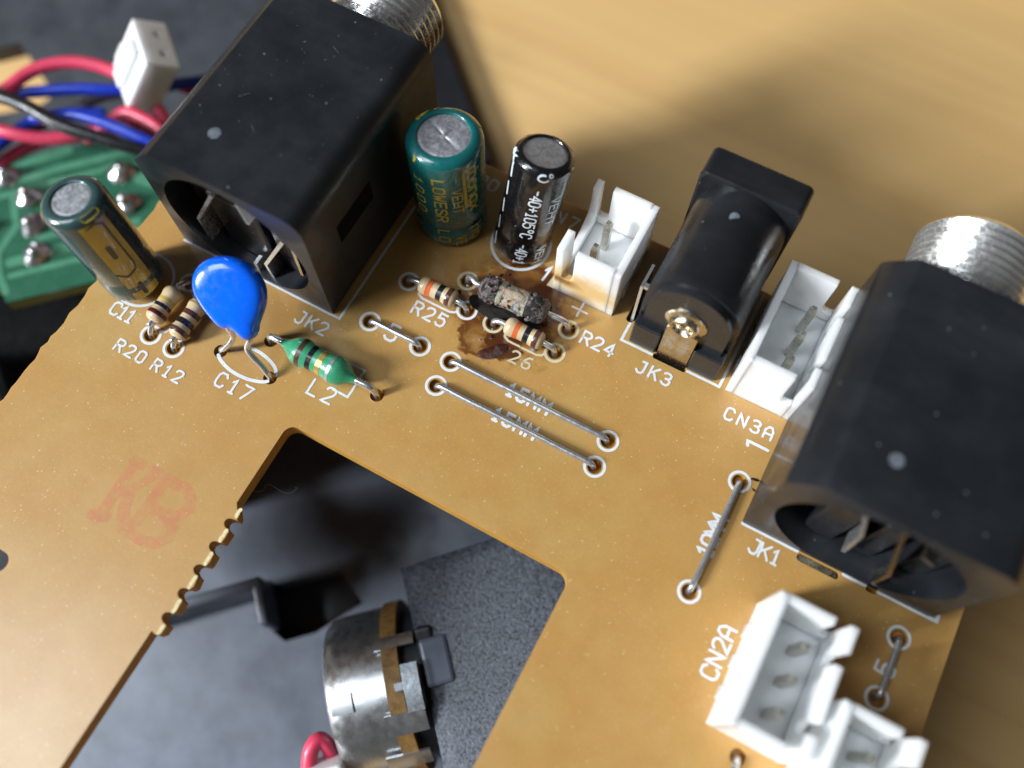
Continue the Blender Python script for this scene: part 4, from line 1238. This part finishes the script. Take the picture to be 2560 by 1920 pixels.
jk1 = audio_jack(27.4, 'large black audio jack cut off by the right edge of the photo', dict(
    blocks=[(31.6, 34.2, 0.8, 5.5, 0.4, 9.2), (35.6, 37.4, 1.0, 5.5, 0.4, 8.0), (39.0, 40.8, 0.8, 5.5, 0.4, 8.5)],
    strips=[([(35.4, 13.0), (38.1, 4.0), (38.25, -1.2)], -0.85, 0.2, 'brass_contact'), ([(32.6, 13.2), (34.5, 7.1), (34.9, 2.2)], -0.2, 4, 'tinned_lead'), ([(38.2, 9.2), (39.2, 8.6)], -0.4, 2.5, 'brass_contact')],
    gate=[(33.0, 3.0, 0.52)]))
MB().box(32.5, 35.7, -1.70, -1.2, -1.6, -0.08).obj('spring_contact', 'brass_contact', jk1)
MB().add([(-11.235, 2.55, 9.3), (-11.235, 2.57, 6.9), (-11.235, 7.5, 6.9), (-11.235, 7.5, 9.3)], [(0, 1, 2, 3)]).obj('slot_shade', 'shade_black', jk2)  # flat black patch painted for the shade inside a side slot
# scratches on the left jack's lid
for i in range(30):
    x = random.uniform(-24.5, -12.5); yy = random.uniform(4, 17.5)
    if random.random() < 0.35:
        continue
    ln = random.choice([0.08, 0.1, 0.14, 0.2, 0.5, 0.8]); an = random.uniform(0, PI)
    d = Vector((math.cos(an), math.sin(an))) * ln
    vs, fs = ribbon_quads([(x, yy), (x + d.x * 0.5 + random.uniform(-.05, .05), yy + d.y * 0.5), (x + d.x, yy + d.y)], random.uniform(0.025, 0.06))
    MB().add([(a, b, 14.3 + 0.012) for a, b in vs], fs).obj('scratch', 'scratch_grey', jk2)

# ================================================================== what lies behind and below the board
# ---- plastic enclosure
ENC = empty('plastic_enclosure', (-30, 10, -ZB), 'opened black plastic enclosure lying under the circuit board', 'enclosure')
opening = [(-98, 12), (-86.0, 16.9), (-82.5, 19.5), (-80.2, 21.3), (-78.8, 20.5), (-73.5, 17.9), (-71.9, 16.4), (-72.8, 14.9), (-75.4, 13.0), (-77.2, 11.7), (-81.1, 9.7), (-95, 2)]
lid = [(-14.1, 32.7), (-31.75, 48.4), (-64, 77.1), (-150, 60), (-150, 4), (-62, -8), (-24, 2), (-15.3, 25)]
def onto_table(mb):
    mb.v = [(x, y, z + ztab(y)) for x, y, z in mb.v]
    return mb
onto_table(MB().holed(lid, [opening], 0.3, 2.6)).obj('lid_panel', 'enclosure_plastic', ENC, bevel=0.3)
ed = Vector((-31.75 + 14.1, 48.4 - 32.7)).normalized(); en = Vector((ed.y, -ed.x))
p = Vector((-14.1, 32.7)); q = p + ed * 60
onto_table(MB().prism([tuple(p - en * 0.05), tuple(q - en * 0.05), tuple(q - en * 4.6), tuple(p - en * 4.6)], 2.61, 3.4)).obj('lid_rim', 'rim_plastic', ENC, bevel=0.3)
# tray under the cut-out, parallel to the table
def tilted(mb, y0=-30.0):
    mb.v = [(x, y, z + TSL * (y - y0)) for x, y, z in mb.v]
    return mb
hole1 = [(-12.1, -22.4), (-10.3, -22.2), (-5.3, -17.9), (-1.5, -19.6), (-4.5, -24.6), (-7.1, -27.0), (-9.5, -26.6)]
hole2 = [(-23.0, -36.6), (-19.4, -33.1), (-17.5, -31.8), (-15.4, -34.6), (-17.0, -36.3), (-20.5, -39.8)]
tray = [(-26, -62), (40, -62), (40, 8), (-10, 8), (-28, -22), (-40, -40)]
tilted(MB().holed(tray, [hole1], -31.5, -30.0)).obj('tray_floor', 'sheen_plastic', ENC, bevel=0.2)
MB().prism([(-24.5, -21), (-14.5, 10), (-12.5, 10), (-22.5, -21)], -30.0, -2.2).obj('light_blocker', 'enclosure_plastic', ENC)  # wall added under the board to block light from the left
tilted(MB().prism([(-45, -62), (42, -62), (42, -6), (-28, -6), (-45, -30)], -36.2, -35.0)).obj('base_floor', 'enclosure_plastic', ENC)
tilted(MB().prism([(-24.0, -34.6), (-17.3, -28.1), (-11.2, -22.5), (-8.0, -26.2), (-8.75, -26.75), (-11.15, -24.1), (-17.0, -29.4), (-23.2, -35.5)], -30.0, -24.0)).obj('rib', 'sheen_plastic', ENC, bevel=0.3)
MB().prism([(-75, -30), (-52, -15.5), (-43.5, -21), (-30, -38), (-50, -60)], -36.0, -22.0).obj('side_wall', 'jack_plastic', ENC, bevel=1.2)
tilted(MB().prism([(-100, -45), (-100, 0), (-60, 2), (-25, 8), (-25, -34), (-45, -52)], -33.5, -31.5)).obj('base_floor', 'shade_black', ENC)  # near-black sheet put in so the gap beside the green board stays dark
MB().lathe([(0, 2.0), (9, 1.7), (9.3, 1.3)], (-44.4, -13.1, -33.9), (0.12, -0.2, 1), 24).obj('screw_post', 'white_nylon', ENC, smooth=True, angle=0.6)
MB().prism([(-31, 14.2), (43.5, 14.2), (43.5, 16), (-31, 16)], -31.0, -3.0).obj('light_blocker', 'enclosure_plastic', ENC)  # hidden wall added to stop light passing under the far edge
MB().prism([(41.7, -34), (43.5, -34), (43.5, 14.1), (41.7, 14.1)], -40.0, -3.0).obj('light_blocker', 'enclosure_plastic', ENC)  # hidden wall added to keep light off the table at the right
MB().prism([(-33.5, -38), (-22, -38), (-22, -27), (-33.5, -27)], -14.0, -9.0).obj('slot_shade_box', 'enclosure_plastic', ENC)  # box added beneath the left slot so that it shows dark
# convex grained shell at the lower right of the cut-out
vs, fs = [], []
A_ = Vector((2.6, -15.9)); B_ = Vector((15.9, -30.2)); along = (B_ - A_); inn = Vector((0.72, 0.69))
m, n = 18, 14
for i in range(m + 1):
    for j in range(n + 1):
        t = -0.02 + i / m * 1.5; s = j / n
        q = A_ + along * t + inn * (24 * s)
        z = -16.0 + 3.4 * math.sin(PI * min(1, s * 0.75 + 0.10)) - 1.05
        vs.append((q.x, q.y, z))
fs = [(i * (n + 1) + j, i * (n + 1) + j + 1, (i + 1) * (n + 1) + j + 1, (i + 1) * (n + 1) + j) for i in range(m) for j in range(n)]
sh = mesh_obj('grained_shell', vs, fs, 'textured_plastic', ENC, smooth='full')
sm = sh.modifiers.new('solid', 'SOLIDIFY'); sm.thickness = 2.0 * S; sm.offset = -1
# smooth tab on the shell beside the potentiometer
al = along.normalized()
c0 = Vector((9.6, -21.3))
def loc(a, b):
    return tuple(c0 + al * a + inn * b)
MB().prism([loc(-2.1, -1.3), loc(2.3, -1.3), loc(2.3, 1.35), loc(-2.1, 1.35)], -16.6, -14.9).obj('smooth_tab', 'sheen_plastic', ENC, bevel=0.35)

# ---- potentiometer
Rr = Vector((0.8807, 0.4735, 0.0063)); Ru = Vector((-0.4428, 0.8187, 0.3656)); Rb = Vector((0.1679, -0.3248, 0.9307))
pa = (Rr * 0.972 + Ru * 0.235).normalized()
pu = (Ru * 0.972 - Rr * 0.235); pu = (pu - pa * pu.dot(pa)).normalized(); pt = pa.cross(pu)     # pt points to the viewer side
if pt.dot(Rb) < 0:
    pt = -pt
PO = Vector((4.6, -27.0, -23.5)) + pa * 3.3
POT = empty('potentiometer', tuple(PO - Vector((0, 0, 8.6))), 'rotary potentiometer with a shiny metal can and brown wafer seen through the cut-out', 'potentiometer')
PM = Matrix(((pa.x, pu.x, pt.x, PO.x), (pa.y, pu.y, pt.y, PO.y), (pa.z, pu.z, pt.z, PO.z), (0, 0, 0, 1)))   # local x = axis, y = up in the photo, z = to the viewer
def lathe_local(prof, M, n=48, **kw):
    mb = MB(M)
    return mb.lathe(prof, (0, 0, 0), (1, 0, 0), n, **kw)
lathe_local([(-5.9, 0.1), (-5.9, 6.9), (-5.7, 7.4), (-5.2, 7.75), (-4.2, 7.9), (-2.0, 7.95), (0.0, 8.0), (0.0, 7.6)], PM, 64).obj('metal_can', 'zinc_steel', POT, smooth=True, angle=0.5)
MB(PM).prism(circle(0, 0, 8.25, 48), 0.02, 1.55, 'x').obj('wafer', 'wafer_brown', POT)
MB(PM).prism([(-8.0, 3.0), (-19, 3.2), (-19, 8.1), (-8.0, 7.6)], 0.3, 1.5, 'x').obj('wafer', 'wafer_brown', POT, bevel=0.1)
lathe_local([(1.6, 0.5), (1.6, 7.2), (3.4, 7.2), (3.4, 0.5)], PM, 48).obj('inner_case', 'enclosure_plastic', POT, smooth=True, angle=0.5)
MB(PM).box(3.42, 5.0, -9.0, 6.6, -7.0, 6.0).obj('front_plate', 'enclosure_plastic', POT, bevel=0.3)
# zinc clamp with its peg
def bent(a0, a1, r0, r1, x0, x1, name, mat, n=8):
    vs, fs = [], []
    for i in range(n + 1):
        a = a0 + (a1 - a0) * i / n
        for (rr, xx) in ((r0, x0), (r1, x0), (r1, x1), (r0, x1)):
            vs.append((xx, rr * math.sin(a), rr * math.cos(a)))
    for i in range(n):
        for k in range(4):
            fs.append((i * 4 + k, i * 4 + (k + 1) % 4, (i + 1) * 4 + (k + 1) % 4, (i + 1) * 4 + k))
    fs += [(3, 2, 1, 0), tuple(range(n * 4, n * 4 + 4))]
    return MB(PM).add(vs, fs).obj(name, mat, POT, smooth=True, angle=0.5)
bent(0.02, 0.50, 7.3, 8.9, 1.75, 3.3, 'clamp', 'die_cast_zinc')
bent(0.72, 0.86, 8.3, 8.55, -0.6, 3.2, 'fold_tab', 'zinc_steel')
bent(-0.22, 0.02, 8.3, 8.55, -0.6, 3.2, 'fold_tab', 'zinc_steel')
bent(0.25, 0.33, 8.05, 8.5, 0.9, 1.9, 'clamp_peg', 'die_cast_zinc')
bent(0.14, 0.36, 7.98, 8.22, -5.2, -3.2, 'stop_dimple', 'zinc_steel')
bent(-0.70, -0.48, 8.25, 8.5, -1.5, 2.6, 'fold_tab', 'zinc_steel')

# ---- loose wires
def unp(px, py, z):
    c, d = cam_ray(px, py)
    return tuple(c + d * ((z - c.z) / d.z))
def wire(pts, r, mat, label, group=None):
    base = min(pts, key=lambda q: q[2])
    mb = MB().tube([(q[0], q[1], q[2]) for q in pts], r, 14, 8)
    o = mb.obj('wire', mat, None, smooth=True)
    tag(o, label, 'wire', group)
    return o
G = 'loose wires at the upper left'
wire([(-67, -2, -14), (-63.9, 5.0, -11), (-62.2, 8.3, -10), (-60.8, 11.8, -9.6), (-58.1, 14.5, -9.6), (-54.5, 16.0, -10), (-50.0, 16.2, -11), (-46, 14.5, -13)], 0.72, 'wire_red', 'pinkish red wire arching over to the white plug', G)
wire([(-67, 5, -12), (-62.2, 8.5, -11), (-59.1, 10.75, -11), (-55.9, 12.8, -11), (-53.0, 14.5, -11.3), (-49.6, 17.3, -12), (-47.4, 19.8, -12.5), (-43, 23.5, -13)], 0.66, 'wire_blue', 'blue wire running straight behind the white plug', G)
wire([(-66.5, 5.9, -9), (-62.3, 6.2, -8), (-60.1, 6.5, -7.8), (-56.5, 6.9, -8), (-52.6, 6.85, -8.4), (-48.6, 7.7, -9), (-44.5, 9.0, -10), (-39, 12, -12)], 0.74, 'wire_black', 'thick black wire crossing in front of the others', G)
wire([(-57.5, 7.0, -10.6), (-54.4, 8.2, -9.5), (-51.9, 9.1, -9.1), (-48.5, 9.75, -9.2), (-43.6, 10.4, -10), (-38, 12, -12)], 0.68, 'wire_blue', 'short blue wire crossing below the white plug', G)
wire([(-53, 8.6, -13.5), (-51.0, 11.1, -12), (-49.4, 12.7, -11), (-47.1, 12.9, -10.8), (-44.5, 12.6, -11), (-39, 11, -13)], 0.72, 'wire_red', 'bright red wire curling out under the white plug', G)
wire([(-67, 3.3, -13), (-62.6, 4.2, -12), (-59.7, 4.7, -11.8), (-56.7, 6.0, -12.4), (-54.2, 7.9, -12.8), (-51.6, 10.9, -13.2), (-48, 14.5, -14)], 0.72, 'wire_red', 'red wire passing below the black one at the left edge', G)
wire([(-64.5, -1, -15), (-62.0, 2.8, -14), (-60.9, 6.6, -13.8), (-59.5, 8.7, -13.6), (-57.4, 10.5, -13.6), (-54, 12.8, -14)], 0.66, 'wire_blue', 'dark blue wire slanting up at the left edge', G)
wire([(-65, -4, -17), (-62.1, 1.4, -16), (-60.4, 5.5, -15.8), (-57.2, 8.9, -15.6), (-52, 12.6, -15.6), (-45, 16, -15.8)], 0.72, 'wire_red', 'dark red wire in shadow along the edge of the green board', G)
wire([(-62, 7.5, -16), (-58.0, 11.2, -14.4), (-56.4, 13.5, -14), (-54.7, 15.5, -14), (-52, 17.5, -14.5)], 0.62, 'wire_grey', 'grey wire between the blue ones left of the white plug', G)
wire([(-53, 19, -15), (-50.4, 19.9, -14), (-48.8, 20.0, -13.8), (-46.5, 20.3, -14), (-42, 21.5, -15)], 0.7, 'wire_red', 'dark red wire right behind the white plug', G)
pw = [unp(775, 1990, -20), unp(772, 1925, -19.5), unp(778, 1875, -19), unp(797, 1850, -19), unp(818, 1862, -19.5), unp(832, 1900, -21), unp(838, 1960, -23)]
wire(pw, 0.75, 'wire_red', 'red wire looping beside the potentiometer at the bottom edge')

# ---- white plug on the wires
def local_frame(org, ex, ey):
    ex = Vector(ex).normalized(); ey = Vector(ey); ey = (ey - ex * ey.dot(ex)).normalized(); ez = ex.cross(ey)
    return Matrix(((ex.x, ey.x, ez.x, org[0]), (ex.y, ey.y, ez.y, org[1]), (ex.z, ey.z, ez.z, org[2]), (0, 0, 0, 1)))
PTOP = [unp(*q) for q in ((324 * 1.0, 49, -5.0), (402, 55, -5.5), (446, 153, -4.0), (370, 156, -3.2))]
PBOT = [unp(*q) for q in ((258, 150, -9.5),)]
ex = Vector(PTOP[3]) - Vector(PTOP[0]); ey = Vector(PTOP[1]) - Vector(PTOP[0])
PLUG = empty('wire_plug', tuple(unp(350, 270, -9)), 'white two hole plastic plug standing among the loose wires', 'plug')
# built in its own frame: z points up out of the pin holes
upv = (Vector(unp(372, 158, -4.0)) - Vector(unp(318, 278, -10.5))).normalized()
exv = (Vector(unp(370, 156, -4.0)) - Vector(unp(324, 49, -4.0))); exv = (exv - upv * exv.dot(upv)).normalized()
eyv = upv.cross(exv)
org = Vector(unp(347, 102, -4.0))
QM = Matrix(((exv.x, eyv.x, upv.x, org.x), (exv.y, eyv.y, upv.y, org.y), (exv.z, eyv.z, upv.z, org.z), (0, 0, 0, 1)))
sgn = 1.0 if eyv.dot(Vector((0.88, 0.47, 0))) > 0 else -1.0
def QB(x0, x1, y0, y1, z0, z1, name, bev=0.25, mat='white_nylon'):
    ya, yb = sorted((y0 * sgn, y1 * sgn))
    return MB(QM).box(x0, x1, ya, yb, z0, z1).obj(name, mat, PLUG, bevel=bev)
hx = 2.9
hole_pts = [circle(-1.25, sgn * 2.2, 0.42, 10), circle(1.25, sgn * 2.2, 0.42, 10)]
MB(QM).holed([(-hx, 0.02) if sgn > 0 else (-hx, -3.6), (hx, 0.02) if sgn > 0 else (hx, -3.6), (hx, 3.6) if sgn > 0 else (hx, -0.02), (-hx, 3.6) if sgn > 0 else (-hx, -0.02)], hole_pts, -7.4, 0.0).obj('plug_body', 'white_nylon', PLUG, bevel=0.15)
QB(-1.1, 1.1, -0.75, 0.0, -6.6, -0.7, 'latch_rib')
QB(-hx - 0.9, -hx + 0.02, 0.3, 2.4, -7.2, -4.6, 'side_ear')
QB(hx - 2.4, hx - 0.4, 1.0, 3.2, -8.4, -7.42, 'foot', 0.4)
QB(-1.6, -0.9, 1.9, 2.5, -0.9, -0.6, 'socket', 0, 'tinned_lead')
QB(0.9, 1.6, 1.9, 2.5, -0.9, -0.6, 'socket', 0, 'tinned_lead')

# second plug, just showing at the bottom edge
PL2 = empty('wire_plug', tuple(unp(800, 1960, -22)), 'white plug corner at the bottom edge beneath the red wire loop', 'plug')
c2 = Vector(unp(812, 1955, -18.5))
M2 = Matrix(((pa.x, pu.x, pt.x, c2.x), (pa.y, pu.y, pt.y, c2.y), (pa.z, pu.z, pt.z, c2.z), (0, 0, 0, 1)))
MB(M2).box(-2.0, 1.9, -5.0, 1.35, -3.2, 0.6).obj('plug_body', 'white_nylon', PL2, bevel=0.3)
MB(M2).box(-1.2, -0.2, -3.0, 0.8, 0.6, 0.95).obj('latch_rib', 'white_nylon', PL2, bevel=0.15)

# ---- small green board
GB = empty('green_circuit_board', (-52, 0, -17.6), 'small green circuit board with silver solder joints under the left corner', 'circuit board')
gout = [(-70, -6), (-61.2, 1.2), (-54.8, 9.5), (-49.4, 13.2), (-36, 17), (-33, 3), (-42.5, -4.4), (-49.6, -11.3), (-51.5, -10.2), (-62, -16)]
MB().prism(gout, -16.25, -16.0).obj('panel', 'green_mask', GB)
MB().prism(gout, -17.6, -16.26).obj('panel_core', 'glass_fibre_edge', GB)
def trace(pl, wd):
    vs, fs = ribbon_quads(pl, wd)
    MB().add([(a, b, -15.96) for a, b in vs], fs).obj('copper_trace', 'green_trace', GB)
trace([(-62, -1.8), (-57.5, 2.6), (-55.6, 4.9), (-50, 10.6), (-46, 12.9)], 0.9)
trace([(-62, -4.0), (-57.9, -0.2), (-56.6, -1.6), (-54.8, -3.4), (-54.4, -7.0), (-52.6, -9.0), (-50.4, -10.4)], 0.8)
trace([(-55.2, 3.0), (-51.2, 6.9), (-50.4, 8.4), (-46.5, 10.6), (-43, 11.5)], 0.6)
trace([(-52.4, -7.3), (-47.8, -2.4), (-43.5, 2.0), (-40, 4.4)], 1.2)
trace([(-51.6, -3.3), (-48.6, -0.4), (-46.4, 0.6), (-43.4, 3.6)], 0.8)
trace([(-50.6, 4.4), (-48.4, 4.0), (-46.8, 3.2)], 0.7)
trace([(-60.5, -7.5), (-57.0, -9.5), (-53.5, -11.5)], 2.6)
trace([(-64, -0.5), (-59.5, 3.9), (-56.2, 7.4)], 1.3)
trace([(-54.2, 1.2), (-51.4, 3.6), (-49.6, 2.4), (-47.6, 1.2)], 1.5)
trace([(-46.5, 8.4), (-43.2, 9.2), (-39.5, 11.4)], 1.8)
trace([(-51.3, -8.6), (-46.3, -3.6), (-42.5, -0.4)], 0.7)
jm = None
for i, (px, py) in enumerate([(-48.8, 7.9), (-56.0, 0.3), (-45.7, 4.9), (-53.2, -2.4), (-50.4, -5.2), (-60.0, 1.2), (-57.8, -5.6)]):
    if jm is None:
        d = MB().lathe([(0, 1.55), (0.15, 1.5), (0.4, 1.3), (0.65, 1.0), (0.85, 0.72), (1.05, 0.56), (1.45, 0.48), (1.6, 0.3), (1.63, 0.05)], (0, 0, 0), (0.12, 0.1, 1), 22, wob=lambda p: 0.12 * noise.noise(Vector(p) * 0.9))
        jm = mesh_obj('solder_joint', [(a, b, c - ZB) for a, b, c in d.v], d.f, 'solder_metal', GB, smooth='full')
        q = jm
    else:
        q = jm.copy(); COL.objects.link(q); attach(q, GB)
    q.matrix_basis = Matrix.Translation(w3(px, py, -15.98)) @ Matrix.Rotation(i * 1.3, 4, 'Z')

# ---- lint
pts = [unp(632, 1226, -3), unp(655, 1229, -2.6), unp(664, 1215, -2.4), (unp(672, 1211, -2.4)), unp(690, 1220, -2.5), unp(708, 1231, -2.6), unp(727, 1233, -2.7), unp(741, 1222, -2.7), unp(738, 1218, -2.7)]
li = MB().tube(pts, 0.022, 5, 5).obj('lint_fibre', 'wire_grey', None, smooth=True)
tag(li, 'thin curly lint fibre hanging across the cut-out', 'fibre')

# ---- level the whole scene: the table top becomes horizontal
ang = -math.atan(TSL)
RL = Matrix.Rotation(ang, 4, 'X')
for o in list(sc.objects):
    if o.parent is None:
        o.matrix_basis = RL @ (o.matrix_basis if o.type != 'LIGHT' else Matrix.LocRotScale(o.location, o.rotation_euler, None))
